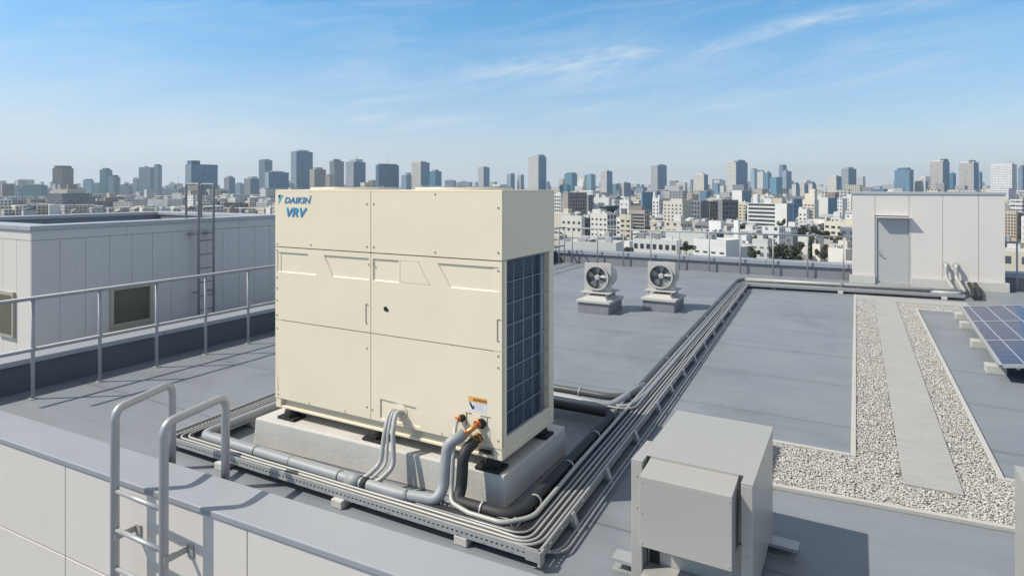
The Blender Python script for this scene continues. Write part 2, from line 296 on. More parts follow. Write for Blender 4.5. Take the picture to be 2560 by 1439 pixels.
class MB:
    def __init__(s): s.v = []; s.f = []; s.uv = {}; s.sm = set()

    def add(s, vs, fs, smooth=False):
        b = len(s.v); s.v += [tuple(p) for p in vs]
        for f in fs:
            if smooth: s.sm.add(len(s.f))
            s.f.append(tuple(b + i for i in f))
        return s

    def box(s, x0, y0, z0, x1, y1, z1):
        x0, x1 = min(x0, x1), max(x0, x1); y0, y1 = min(y0, y1), max(y0, y1); z0, z1 = min(z0, z1), max(z0, z1)
        return s.add([(x0, y0, z0), (x1, y0, z0), (x1, y1, z0), (x0, y1, z0), (x0, y0, z1), (x1, y0, z1), (x1, y1, z1), (x0, y1, z1)],
                     [(0, 3, 2, 1), (4, 5, 6, 7), (0, 1, 5, 4), (1, 2, 6, 5), (2, 3, 7, 6), (3, 0, 4, 7)])

    def hexa(s, b, t):                                   # four bottom and four top corners, counter-clockwise
        return s.add(list(b) + list(t), [(3, 2, 1, 0), (4, 5, 6, 7), (0, 1, 5, 4), (1, 2, 6, 5), (2, 3, 7, 6), (3, 0, 4, 7)])

    def prism(s, poly, axis, a, b):                      # polygon in the two other axes, extruded from a to b
        n = len(poly)

        def P(p, c): return (c, p[0], p[1]) if axis == 'x' else (p[0], c, p[1]) if axis == 'y' else (p[0], p[1], c)
        vs = [P(p, a) for p in poly] + [P(p, b) for p in poly]
        fs = [tuple(range(n)), tuple(range(2 * n - 1, n - 1, -1))] + [(i, n + i, n + (i + 1) % n, (i + 1) % n) for i in range(n)]
        return s.add(vs, fs)

    def tube(s, pts, r, bend=0.05, n=12, seg=5, caps=True, r1=None):
        path = fillet([Vector(p) for p in pts], bend, seg); m = len(path)
        t0 = (path[1] - path[0]).normalized(); up = Vector((0, 0, 1)) if abs(t0.z) < .9 else Vector((1, 0, 0))
        a = t0.cross(up).normalized(); base = len(s.v)
        for i, p in enumerate(path):
            t = (path[min(i + 1, m - 1)] - path[max(i - 1, 0)]).normalized()
            a = (a - t * a.dot(t)).normalized(); c = t.cross(a)
            rr = r if r1 is None else r + (r1 - r) * i / (m - 1)
            for k in range(n):
                th = 2 * math.pi * k / n; s.v.append(tuple(p + a * (rr * math.cos(th)) + c * (rr * math.sin(th))))
        for i in range(m - 1):
            for k in range(n):
                s.sm.add(len(s.f)); s.f.append((base + i * n + k, base + i * n + (k + 1) % n, base + (i + 1) * n + (k + 1) % n, base + (i + 1) * n + k))
        if caps:
            s.f.append(tuple(base + k for k in range(n - 1, -1, -1))); s.f.append(tuple(base + (m - 1) * n + k for k in range(n)))
        return s

    def cyl(s, p0, p1, r0, r1=None, n=20, caps=True): return s.tube([p0, p1], r0, n=n, caps=caps, r1=r0 if r1 is None else r1)

    def ring(s, c, axis, r0, r1, d, n=36):               # annulus of inner r0, outer r1, depth d along axis from c
        c = Vector(c); ax = Vector(axis).normalized(); a = ax.orthogonal().normalized(); b = ax.cross(a); base = len(s.v)
        for k in range(n):
            th = 2 * math.pi * k / n; e = a * math.cos(th) + b * math.sin(th)
            for rr, dd in ((r0, 0), (r1, 0), (r1, d), (r0, d)): s.v.append(tuple(c + e * rr + ax * dd))
        for k in range(n):
            k2 = (k + 1) % n
            for j in range(4):
                j2 = (j + 1) % 4
                if j in (1, 3): s.sm.add(len(s.f))
                s.f.append((base + k * 4 + j, base + k2 * 4 + j, base + k2 * 4 + j2, base + k * 4 + j2))
        return s

    def build(s, name, m, root=None, bevel=0.0, off=None):
        """Link as ONE mesh object; with a root the coordinates are absolute roof coordinates and become local to it."""
        me = bpy.data.meshes.new(name)
        o0 = off if off is not None else (ORG[root.name] if root is not None else (0, 0, 0))
        v = np.array(s.v, dtype=np.float32) - np.array(o0, dtype=np.float32)
        me.from_pydata(v.tolist(), [], s.f)
        if s.sm:
            fl = np.zeros(len(s.f), dtype=bool); fl[list(s.sm)] = True; me.polygons.foreach_set('use_smooth', fl)
        me.materials.append(m if not isinstance(m, str) else MT[m])
        me.validate()
        o = bpy.data.objects.new(name, me); S.collection.objects.link(o)
        if root is not None: o.parent = root
        ORG[o.name] = o0
        if bevel:
            bm = o.modifiers.new('edge', 'BEVEL'); bm.width = bevel; bm.segments = 2; bm.limit_method = 'ANGLE'; bm.angle_limit = rad(40)
        return o


def fillet(P, r, seg):
    out = [P[0]]
    for i in range(1, len(P) - 1):
        a, b, c = P[i - 1], P[i], P[i + 1]
        d0 = (a - b); d1 = (c - b); l0, l1 = d0.length, d1.length
        if l0 < 1e-6 or l1 < 1e-6: continue
        d0 /= l0; d1 /= l1; ang = d0.angle(d1, 0)
        if ang > 3.1: out.append(b); continue
        rr = r[i] if isinstance(r, (list, tuple)) else r
        t = min(rr / math.tan(ang / 2), l0 * .49, l1 * .49)
        p0, p1 = b + d0 * t, b + d1 * t
        nseg = seg if ang < 2.6 else 2
        for k in range(nseg + 1):
            w = k / nseg; out.append(p0 * (1 - w) ** 2 + b * (2 * w * (1 - w)) + p1 * w ** 2)
    out.append(P[-1]); return out


ORG = {}


def tag(o, label=None, cat=None, group=None, kind=None):
    if label: o['label'] = label
    if cat: o['category'] = cat
    if group: o['group'] = group
    if kind: o['kind'] = kind
    return o


def thing(name, label, cat, u, v, z=0.0, group=None, kind=None):
    o = bpy.data.objects.new(name, None); S.collection.objects.link(o); o.empty_display_size = .1
    o.location = rw(u, v, z); o.rotation_euler = (0, 0, -A); ORG[o.name] = (u, v, z)
    return tag(o, label, cat, group, kind)


def single(name, mb, m, label, cat, org, group=None, kind=None, bevel=0.0):
    o = mb.build(name, m, None, bevel, off=org); o.location = rw(*org); o.rotation_euler = (0, 0, -A)
    return tag(o, label, cat, group, kind)


def copy_thing(root, du, dv, label=None, dz=0.0):
    r = root.copy(); S.collection.objects.link(r); r.location = Vector(root.location) + rw(du, dv, dz)
    if label: r['label'] = label
    for ch in list(root.children):
        c = ch.copy(); S.collection.objects.link(c); c.parent = r
        for g in list(ch.children):
            d = g.copy(); S.collection.objects.link(d); d.parent = c
    return r


# ------------------------------------------------------------------ the building we stand on
FS = 0.0357                                              # the front edge runs slightly askew
def fv(u, base): return base + FS * (u + 6.25)


d = MB()
uL, uR, vB = -6.95, 11.0, 14.85
d.hexa([(uL, fv(uL, 2.40), -.03), (uR, fv(uR, 2.40), -.03), (uR, vB, -.03), (uL, vB, -.03)], [(uL, fv(uL, 2.40), 0), (uR, fv(uR, 2.40), 0), (uR, vB, 0), (uL, vB, 0)])
single('roof', d, 'deck', 'grey blue membrane roof with lapped seams across it', 'roof', (0, 0, 0), kind='structure')

bld = thing('main_building', 'cream building under the flat membrane roof the machines stand on', 'building', 0, 5, -26)
b = MB(); b.hexa([(-7.16, fv(-7.16, 2.36), -26), (11.3, fv(11.3, 2.36), -26), (11.3, 15.15, -26), (-7.16, 15.15, -26)],
                 [(-7.16, fv(-7.16, 2.36), -.035), (11.3, fv(11.3, 2.36), -.035), (11.3, 15.15, -.035), (-7.16, 15.15, -.035)])
b.build('wall', 'panel', bld)

fw = thing('front_parapet', 'cream panelled parapet with wide grey coping behind the near ladder', 'parapet', -4, fv(-4, 2.2), 0)
k = MB()
k.hexa([(-7.2, fv(-7.2, 2.18), .04), (2.5, fv(2.5, 2.18), .04), (2.5, fv(2.5, 2.48), .04), (-7.2, fv(-7.2, 2.48), .04)],
       [(-7.2, fv(-7.2, 2.18), .078), (2.5, fv(2.5, 2.18), .078), (2.5, fv(2.5, 2.48), .084), (-7.2, fv(-7.2, 2.48), .084)])
k.build('coping', 'coping', fw, .006)
k = MB(); k.hexa([(-7.16, fv(-7.16, 2.27), -2.5), (2.4, fv(2.4, 2.27), -2.5), (2.4, fv(2.4, 2.47), -2.5), (-7.16, fv(-7.16, 2.47), -2.5)],
                 [(-7.16, fv(-7.16, 2.27), .039), (2.4, fv(2.4, 2.27), .039), (2.4, fv(2.4, 2.47), .039), (-7.16, fv(-7.16, 2.47), .039)])
k.build('backing_wall', 'joint', fw)
us = [-7.16, -6.46, -4.70, -2.94, -1.2, .55, 2.3]
for z0, z1 in ((-.575, .036), (-1.35, -.583), (-2.2, -1.358)):
    for a0, a1 in zip(us[:-1], us[1:]):
        a0 += .004; a1 -= .004
        k = MB(); k.hexa([(a0, fv(a0, 2.189), z0), (a1, fv(a1, 2.189), z0), (a1, fv(a1, 2.29), z0), (a0, fv(a0, 2.29), z0)],
                         [(a0, fv(a0, 2.189), z1), (a1, fv(a1, 2.189), z1), (a1, fv(a1, 2.29), z1), (a0, fv(a0, 2.29), z1)])
        k.build('wall_panel', 'panel', fw, .003)

# left parapet, its coping and guard rail
lp = thing('side_parapet', 'dark low parapet with pale coping under the long left railing', 'parapet', -7, 8, 0)
MB().box(-7.14, 2.46, -.03, -6.87, 15.12, .262).build('parapet_wall', 'membrane_shaded', lp)
for i in range(7):
    v0 = 2.46 + i * 1.82; MB().box(-7.17, v0, .264, -6.84, min(v0 + 1.814, 15.15), .314).build('coping', 'coping', lp, .006)

fp = thing('far_parapet', 'low grey parapet along the far roof edge facing the city', 'parapet', 0, 14.9, 0)
MB().box(-6.868, 14.81, -.03, -.075, 15.12, .238).build('parapet_wall', 'membrane', fp); MB().box(2.42, 14.81, -.03, 11.2, 15.12, .238).build('parapet_wall', 'membrane', fp)
for i in range(11):
    u0 = -6.838 + i * 1.7; u1 = u0 + 1.692
    if u0 < -.075 < u1: u1 = -.077
    if u0 < 2.42 and u1 > 2.42: u0 = 2.422
    if u0 > -.08 and u1 < 2.42: continue
    MB().box(u0, 14.77, .240, u1, 15.15, .33).build('coping', 'coping', fp, .006)


def railing(name, label, posts, top, mid=None, r=.0165):
    p0 = posts[0]; t = thing(name, label, 'railing', p0[0], p0[1], 0)
    for (u, v) in posts:
        q = MB(); q.cyl((u, v, 0), (u, v, .9), r * .95, n=14); q.cyl((u, v, 0), (u, v, .008), r * 2.2, n=16); q.build('post', 'rail', t)
    MB().tube(top, r * 1.12, .05, n=14).build('top_rail', 'rail', t)
    if mid: MB().tube(mid, r * 1.15, .05, n=12).build('mid_rail', 'rail', t)
    return t


lposts = [(-6.57, v) for v in [1.72 + 0.575 * i for i in range(2, 23)]] + [(-6.57, 14.7)]
railing('guard_rail', 'long tubular guard rail beside the panelled annex', lposts, [(-6.57, 2.55, .915), (-6.57, 14.70, .915)], [(-6.57, 2.55, .45), (-6.57, 14.70, .45)])
fposts = [(-6.35 + .68 * i, 14.70) for i in range(10)]
railing('guard_rail', 'thin guard rail with slim posts before the city blocks', fposts, [(-6.55, 14.70, .908), (-.09, 14.70, .908)])
railing('guard_rail', 'short guard rail emerging past the stair house corner', [(2.62 + .68 * i, 14.70) for i in range(10)], [(2.45, 14.70, .908), (8.9, 14.70, .908)])


# ------------------------------------------------------------------ the cream outdoor unit and its plinth
pl = MB()
pl.hexa([(-3.95, 3.15, 0), (-1.83, 3.225, 0), (-1.83, 4.13, 0), (-3.95, 4.13, 0)], [(-3.93, 3.155, .206), (-1.835, 3.23, .206), (-1.835, 4.125, .206), (-3.93, 4.125, .206)])
single('concrete_plinth', pl, 'concrete', 'long pale concrete plinth under the cream outdoor unit', 'plinth', (-2.9, 3.6, 0), bevel=.012)

ac = thing('outdoor_unit', 'big cream twin cabinet outdoor air conditioner with dark side coil', 'air conditioner', -2.84, 3.6, .206)
u0, u1, v0, v1, zb, zt = -3.82, -1.86, 3.25, 3.98, .279, 1.905
k = MB()                                                  # inner carcass, corner posts, base tray
k.box(u0 + .03, v0 + .04, zb + .03, u1 - .05, v1 - .02, zt - .02)
k.box(u0, v0 + .0005, zb, u0 + .055, v0 + .06, 1.478); k.box(u0, v1 - .06, zb, u0 + .055, v1, 1.478)
k.box(u1 - .06, v0 + .0005, zb, u1, v0 + .06, 1.478); k.box(u1 - .05, v1 - .07, zb, u1, v1, 1.478)
k.box(u0 + .056, v0 + .03, zb, u1 - .061, v1 - .01, zb + .028)
k.box(u0 + .056, v0 + .002, zb, u1 - .061, v0 + .028, zb + .018)          # front lip of the base
k.box(u0, v0 + .062, zb + .001, u0 + .03, v1 - .062, 1.478)
k.build('cabinet', 'cream', ac, .004)
MB().box(u0 + .06, v0 + .034, zb + .029, u1 - .065, v0 + .039, .345).build('base_skirt', 'cream_dull', ac)
MB().box(u0 - .002, v0 - .002, 1.893, u1 + .002, v1 + .002, 1.906).build('top_panel', 'cream', ac, .003)


def plate(x0, x1, z0, z1, holes, y=v0 - .004, th=.02, depth=.0085, sl=.009):
    """A sheet-metal front at y with pressed-in fields (convex outlines, clockwise seen from the front)."""
    import bmesh
    bm = bmesh.new()
    rect = [(x0, z0), (x1, z0), (x1, z1), (x0, z1)]
    vs = [bm.verts.new((x, y, z)) for x, z in rect]; es = [bm.edges.new((vs[i], vs[(i + 1) % 4])) for i in range(4)]
    for hpoly in holes:
        hv = [bm.verts.new((x, y, z)) for x, z in hpoly]; n = len(hv)
        es += [bm.edges.new((hv[i], hv[(i + 1) % n])) for i in range(n)]
        cx_ = sum(p[0] for p in hpoly) / n; cz_ = sum(p[1] for p in hpoly) / n
        iv = []
        for x, z in hpoly:
            iv.append(bm.verts.new((x + (sl * .7 if x < cx_ else -sl * .7), y + depth, z + (sl * .6 if z < cz_ else -sl * .1))))
        for i in range(n): bm.faces.new((hv[i], hv[(i + 1) % n], iv[(i + 1) % n], iv[i]))
        bm.faces.new(iv)
    bmesh.ops.triangle_fill(bm, use_beauty=True, use_dissolve=False, edges=es)
    bk = [bm.verts.new((x, y + th, z)) for x, z in rect]
    for i in range(4): bm.faces.new((vs[i], vs[(i + 1) % 4], bk[(i + 1) % 4], bk[i]))
    bmesh.ops.recalc_face_normals(bm, faces=bm.faces)
    q = MB(); bm.verts.index_update(); q.v = [tuple(w.co) for w in bm.verts]; q.f = [tuple(w.index for w in f.verts) for f in bm.faces]; bm.free(); return q


us_ = -2.885; g = .003
tl = plate(u0 - .001, us_ - g, 1.483, 1.893, []).build('upper_panel', 'cream', ac)
plate(us_ + g, u1 + .001, 1.483, 1.893, []).build('upper_panel', 'cream', ac)
MB().box(u1 - .001, v0 + .016, 1.483, u1 + .003, v1 + .001, 1.893).build('side_panel', 'cream', ac)
MB().box(u0 - .003, v0 + .016, 1.483, u0 + .001, v1 + .001, 1.893).build('side_panel', 'cream', ac)
ml = plate(u0 + .0, us_ - g, .938, 1.476, [[(u0 + .02, 1.293), (-3.40, 1.293), (-3.485, 1.442), (u0 + .02, 1.442)], [(-3.24, 1.293), (us_ - .018, 1.293), (us_ - .018, 1.442), (-3.325, 1.442)]])
ml.build('middle_panel', 'cream', ac)
mr_ = plate(us_ + g, u1 - .0, .938, 1.476, [[(us_ + .018, 1.293), (-2.645, 1.293), (-2.645, 1.442), (us_ + .018, 1.442)], [(-2.635, 1.293), (-2.385, 1.293), (-2.485, 1.442), (-2.635, 1.442)],
                                             [(-2.235, 1.293), (u1 - .02, 1.293), (u1 - .02, 1.442), (-2.335, 1.442)]])
mrp = mr_.build('middle_panel', 'cream', ac)
plate(u0 + .0, us_ - g, .352, .932, [[(u0 + .022, .40), (u0 + .035, .40), (u0 + .026, .56)]], depth=.016, sl=.003).build('lower_panel', 'cream', ac)
plate(us_ + g, u1 - .0, .352, .932, [[(-2.805, .372), (-2.47, .372), (-2.50, .495), (-2.805, .505)]], depth=.008, sl=.003).build('lower_panel', 'cream', ac)
# little removable cover pressed into the right middle panel
k = MB(); k.prism([(-2.6305, 1.2965), (-2.392, 1.2965), (-2.4875, 1.4385), (-2.6305, 1.4385)], 'y', v0 - .0042, v0 + .006); k.build('service_cover', 'cream', ac, .002)


def slot(u, z0, z1, w=.012):                               # bracket-shaped handle slot
    q = MB(); q.box(u - w / 2, v0 - .0065, z0, u + w * .1, v0 - .003, z1); q.box(u - w / 2, v0 - .006, z1 - .006, u + .02, v0 - .003, z1); q.box(u - w / 2, v0 - .006, z0, u + .014, v0 - .003, z0 + .005)
    return q


MT['slot'] = mat('shadowed_slot', (.24, .23, .19), .7)
slot(-2.925, .995, 1.13).build('handle_slot', 'slot', ac); slot(-1.888, .995, 1.13).build('handle_slot', 'slot', ac)
k = MB(); k.cyl((-2.755, v0 - .007, 1.112), (-2.755, v0 - .003, 1.112), .016, n=16); k.cyl((-2.742, v0 - .008, 1.106), (-2.742, v0 - .003, 1.106), .011, n=12); k.build('lock', 'ink', ac)
sc = [(-3.80, 1.50), (-3.80, 1.455), (-3.80, 1.25), (-3.80, 1.17), (-3.80, 1.08), (-3.80, .97), (-3.80, .87), (-3.45, 1.51), (-3.45, 1.86), (-2.92, 1.81), (-2.92, 1.52), (-2.905, 1.40), (-2.92, .83), (-2.86, 1.81), (-2.86, 1.40), (-2.86, 1.52),
      (-2.35, 1.51), (-2.35, 1.88), (-1.885, 1.80), (-1.885, 1.53), (-1.885, 1.42), (-1.885, .91), (-1.885, .84), (-1.885, .40), (-2.92, .43), (-2.87, .42), (-1.9, .33), (-3.79, .38)]
k = MB()
for su, sz in sc: k.cyl((su, v0 - .0075, sz), (su, v0 - .0035, sz), .006, n=8)
k.build('screws', 'screw', ac)
k = MB()
for su in (-3.47, -3.12, -2.52, -2.30): k.box(su - .006, v0 - .006, .352, su + .006, v0 - .0035, .376)
k.build('panel_clip', 'cream_dull', ac)

# side coil behind its wire guard
MB().box(u1 - .049, v0 + .062, .405, u1 - .03, v1 - .165, 1.478).build('coil', 'coil', ac)
MB().box(u1 - .0495, v1 - .163, .405, u1 - .045, v1 - .071, 1.478).build('service_bay', 'fandark', ac)
k = MB(); k.box(u1 - .03, v0 + .061, zb + .0005, u1 - .001, v1 - .071, .318); k.box(u1 - .026, v0 + .061, .318, u1 - .006, v1 - .071, .40)
k.build('side_rail', 'cream', ac, .003)
k = MB()
for i in range(9):
    z = .41 + .133 * i
    if z < 1.475: k.cyl((u1 - .012, v0 + .062, z), (u1 - .012, v1 - .071, z), .0026, n=6)
for vv in (3.325, 3.415, 3.545, 3.675, 3.80, 3.815): k.cyl((u1 - .013, vv, .40), (u1 - .013, vv, 1.478), .0026 if vv < 3.79 else .006, n=6)
k.build('coil_guard', 'wire', ac)
# fan outlets on top
for cu in (-3.36, -2.37):
    k = MB(); k.ring((cu, 3.615, 1.906), (0, 0, 1), .30, .335, .015, 48)
    fr = k.build('fan_outlet', 'cream', ac)
    q = MB()
    for rr in (.06, .12, .18, .24, .295): q.ring((cu, 3.615, 1.925), (0, 0, 1), rr - .002, rr + .002, .004, 32)
    for j in range(12):
        th = j * math.pi / 6; q.cyl((cu + .03 * math.cos(th), 3.615 + .03 * math.sin(th), 1.923), (cu + .33 * math.cos(th), 3.615 + .33 * math.sin(th), 1.923), .0025, n=5)
    q.build('fan_guard', 'wire', fr)
# rubber feet
for fu, fvv in ((-3.69, 3.30), (-2.86, 3.30), (-1.955, 3.30), (-3.69, 3.91), (-2.86, 3.91), (-1.93, 3.90)):
    k = MB(); k.box(fu - .085, fvv - .075, .2062, fu + .085, fvv + .05, .226); k.cyl((fu, fvv - .01, .226), (fu, fvv - .01, .2785), .062, .048, n=18); k.cyl((fu + .03, fvv - .065, .226), (fu + .03, fvv - .065, .25), .008, n=8)
    k.build('foot', 'rubber', ac, .005)


def text(body, size, shear, m, root, u, z, y, sx=1.0, off=.0, ext=.0008):
    c = bpy.data.curves.new('lettering', 'FONT'); c.body = body; c.size = size; c.shear = shear; c.offset = off; c.extrude = ext; c.space_character = 1.06
    o = bpy.data.objects.new('lettering', c); S.collection.objects.link(o)
    bpy.context.view_layer.update()
    me = bpy.data.meshes.new_from_object(o.evaluated_get(bpy.context.evaluated_depsgraph_get())); bpy.data.objects.remove(o)
    me.materials.clear(); me.materials.append(MT[m])
    o = bpy.data.objects.new('lettering', me); S.collection.objects.link(o); o.parent = root
    og = ORG[root.name]; o.location = (u - og[0], y - og[1], z - og[2]); o.rotation_euler = (rad(90), 0, 0); o.scale = (sx, 1, 1); return o


yl = v0 - .0062
text('DAIKIN', .062, .22, 'blue', ac, -3.722, 1.808, yl, 1.22, .0014)
text('VRV', .088, .28, 'cyan', ac, -3.715, 1.712, yl, 1.22, .0035, .0006)
text('VRV', .088, .28, 'blue', ac, -3.711, 1.709, yl - .0012, 1.22, .0004, .0006)
k = MB(); k.prism([(-3.785, 1.848), (-3.785, 1.868), (-3.762, 1.868), (-3.773, 1.848)], 'y', yl - .0005, yl + .002); k.build('emblem', 'ink', ac)
k = MB(); k.prism([(-3.785, 1.800), (-3.785, 1.846), (-3.771, 1.846), (-3.758, 1.866), (-3.736, 1.866)], 'y', yl, yl + .002); k.build('emblem', 'cyan', ac)
lb = MB(); lb.box(-2.098, v0 - .0052, .548, -1.966, v0 - .0038, .637); lbo = lb.build('warning_label', 'paper', ac)
MB().box(-2.098, v0 - .006, .605, -1.966, v0 - .0054, .638).build('label_header', 'orange', lbo)
k = MB(); x = -2.062
for w_ in (.014, .010, .013, .012, .008, .013, .012): k.box(x, v0 - .0068, .613, x + w_, v0 - .0062, .628); x += w_ + .0022
k.build('label_caption', 'brown', lbo)
k = MB(); k.prism([(-2.092, .600), (-2.083, .602), (-2.068, .583), (-2.064, .570), (-2.060, .586), (-2.054, .584), (-2.056, .562), (-2.068, .560), (-2.080, .576)], 'y', v0 - .0064, v0 - .0056); k.build('hand_pictogram', 'ink', lbo)
MT['faint'] = mat('faint_print', (.46, .47, .54), .5)
k = MB()
for j in range(4):
    x = -2.048
    for i in range(5):
        w_ = random.uniform(.006, .016)
        if x + w_ < -1.970: k.box(x, v0 - .0062, .594 - j * .011, x + w_, v0 - .0056, .598 - j * .011)
        x += w_ + .004
k.build('label_print', 'faint', lbo)
# pipe stubs and valves at the lower right of the front
k = MB(); k.tube([(-2.02, v0 + .02, .485), (-2.02, v0 - .07, .475), (-2.075, v0 - .12, .43)], .016, .03, n=14); k.cyl((-2.02, v0 - .004, .485), (-2.02, v0 - .03, .482), .026, n=18); k.cyl((-2.045, v0 - .097, .452), (-2.06, v0 - .108, .441), .023, n=16)
k.build('copper_stub', 'copper', ac)
MB().cyl((-1.998, v0 - .003, .488), (-1.998, v0 - .022, .485), .030, n=18).build('pipe_collar', 'rubber', ac)
k = MB(); k.cyl((-2.012, v0 + .02, .405), (-2.012, v0 - .075, .395), .017, n=14); k.cyl((-2.012, v0 - .02, .402), (-2.012, v0 - .055, .398), .030, n=8); k.cyl((-2.012, v0 - .055, .398), (-2.02, v0 - .075, .392), .025, .021, n=16)
k.build('brass_union', 'brass', ac)
k = MB(); k.cyl((-2.152, v0 - .003, .497), (-2.152, v0 - .045, .493), .019, n=8); k.cyl((-2.152, v0 - .045, .493), (-2.152, v0 - .058, .492), .011, n=12); k.build('valve', 'copper', ac)
MB().cyl((-2.137, v0 - .003, .497), (-2.137, v0 - .03, .495), .020, n=14).build('pipe_collar', 'rubber', ac)
k = MB(); k.box(-2.115, v0 - .0065, .455, -2.109, v0 - .0035, .535); k.box(-2.115, v0 - .0065, .529, -2.075, v0 - .0035, .535); k.box(-2.01, v0 - .0065, .528, -1.94, v0 - .0035, .533); k.box(-1.965, v0 - .0065, .47, -1.960, v0 - .0035, .528)
k.build('access_slit', 'slot', ac)
MB().box(-2.02, v0 - .0065, .310, -1.935, v0 + .004, .328).build('drain_slot', 'ink', ac)
MB().box(-1.99, v0 - .0055, .356, -1.94, v0 - .004, .46).build('knockout_plate', 'cream_dull', ac)
k = MB(); k.ring((-2.637, v0 + .004, .445), (0, -1, 0), .048, .056, .006, 24); k.cyl((-2.637, v0 + .012, .445), (-2.637, v0 - .004, .445), .047, n=20); k.build('cable_entry', 'cream', ac)


# ------------------------------------------------------------------ cable rack, pipes and conduits
def rack(mb, pts, z0, z1, off_out, off_in, side):
    pass


def strip(mbv, a, b, z0, z1, th):
    """Perforated upright side rail from a to b with UV in metres along it."""
    a = Vector((*a, 0)); b = Vector((*b, 0)); dr = (b - a); L = dr.length; dr /= L; nn = Vector((-dr.y, dr.x, 0)) * th
    base = len(mbv.v)
    for p in (a, b): mbv.v += [(p.x, p.y, z0), (p.x, p.y, z1)]
    mbv.uv[len(mbv.f)] = [(0, 0), (L, 0), (L, 1), (0, 1)]; mbv.f.append((base, base + 2, base + 3, base + 1))


def apply_uv(o, mb):
    me = o.data; ul = me.uv_layers.new(name='UVMap')
    for p in me.polygons:
        q = mb.uv.get(p.index)
        if q:
            for j, li in enumerate(p.loop_indices): ul.data[li].uv = q[j]


def far_u(v, base): return base - .043 * (v - 2.8)        # the long run leans slightly


tr = thing('cable_rack', 'perforated galvanised cable rack running round the cream unit and away', 'cable rack', -1.5, 3, 0)
TZ0, TZ1 = .052, .098
O = [(-4.62, 4.95), (-4.47, 2.785), (-1.385, 2.80), (far_u(12.66, -1.385), 12.66), (1.62, 13.04)]
I = [(-4.36, 4.92), (-4.225, 3.0), (-1.655, 3.0), (far_u(12.95, -1.655), 13.0), (1.62, 13.36)]
k = MB()
for P_ in (O, I):
    for a_, b_ in zip(P_[:-1], P_[1:]): strip(k, a_, b_, TZ0, TZ1, .002)
sr = k.build('side_rail', 'perf', tr); apply_uv(sr, k)
k = MB()
for P_, sg in ((O, 1), (I, -1)):
    for a_, b_ in zip(P_[:-1], P_[1:]):
        dr = (Vector(b_) - Vector(a_)).normalized(); nn = Vector((-dr.y, dr.x)) * (.012 * sg)
        for zz in (TZ0 - .002, TZ1):
            c_ = [(a_[0], a_[1]), (b_[0], b_[1]), (b_[0] + nn.x, b_[1] + nn.y), (a_[0] + nn.x, a_[1] + nn.y)]
            if sg < 0: c_ = c_[::-1]
            k.hexa([(*p, zz) for p in c_], [(*p, zz + .003) for p in c_])
k.build('rail_flange', 'galv', tr)
k = MB()
for a_, b_, c_, d_ in ((O[0], O[1], I[0], I[1]), (O[1], O[2], I[1], I[2]), (O[2], O[3], I[2], I[3]), (O[3], O[4], I[3], I[4])):
    L = (Vector(b_) - Vector(a_)).length; n = int(L / .16)
    for i in range(1, n):
        w = i / n; p = Vector(a_).lerp(Vector(b_), w); q = Vector(c_).lerp(Vector(d_), w); e = (Vector(b_) - Vector(a_)).normalized() * .012
        k.hexa([(p.x - e.x, p.y - e.y, TZ0), (p.x + e.x, p.y + e.y, TZ0), (q.x + e.x, q.y + e.y, TZ0), (q.x - e.x, q.y - e.y, TZ0)],
               [(p.x - e.x, p.y - e.y, TZ0 + .008), (p.x + e.x, p.y + e.y, TZ0 + .008), (q.x + e.x, q.y + e.y, TZ0 + .008), (q.x - e.x, q.y - e.y, TZ0 + .008)])
k.build('rung', 'galv', tr)
k = MB()                                                  # dark sheet added under the tubes to paint the shade in their gaps
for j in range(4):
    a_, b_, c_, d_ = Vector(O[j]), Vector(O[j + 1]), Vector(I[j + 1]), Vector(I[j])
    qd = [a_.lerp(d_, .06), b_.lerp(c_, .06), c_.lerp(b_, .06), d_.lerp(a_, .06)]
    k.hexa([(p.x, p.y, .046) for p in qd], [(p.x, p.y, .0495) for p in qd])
k.build('gap_shade_sheet', 'gapshade', tr)
k = MB(); k.box(-1.392, 2.786, .03, -1.376, 2.835, .100); k.box(-1.46, 2.785, .05, -1.376, 2.792, .1015); k.build('end_plate', 'galv', tr)
# little stand-off brackets on the outside of the long run, holding two thin rods
for i, vv in enumerate((3.24, 3.86, 4.55, 5.25, 5.78, 6.35, 6.95, 7.6, 8.3, 9.1, 9.9, 10.8, 11.7)):
    uo = far_u(vv, -1.385); k = MB()
    k.hexa([(uo + .001, vv - .02, .035), (uo + .05, vv - .02, .0), (uo + .05, vv + .02, .0), (uo + .001, vv + .02, .035)], [(uo + .001, vv - .02, .095), (uo + .013, vv - .02, .095), (uo + .013, vv + .02, .095), (uo + .001, vv + .02, .095)])
    k.build('bracket', 'galv', tr, .002)
for lab, base in (('thin steel rod conduit hugging the outer foot of the long cable rack', -1.345), ('second steel rod conduit, farthest out from the long cable rack', -1.318)):
    k = MB(); k.tube([(-1.62, 2.90, .03), (base, 2.93, .03), (far_u(12.3, base), 12.3, .03)], .007, .12, n=8)
    single('conduit', k, 'steelconduit', lab, 'conduit', (base, 3, 0))

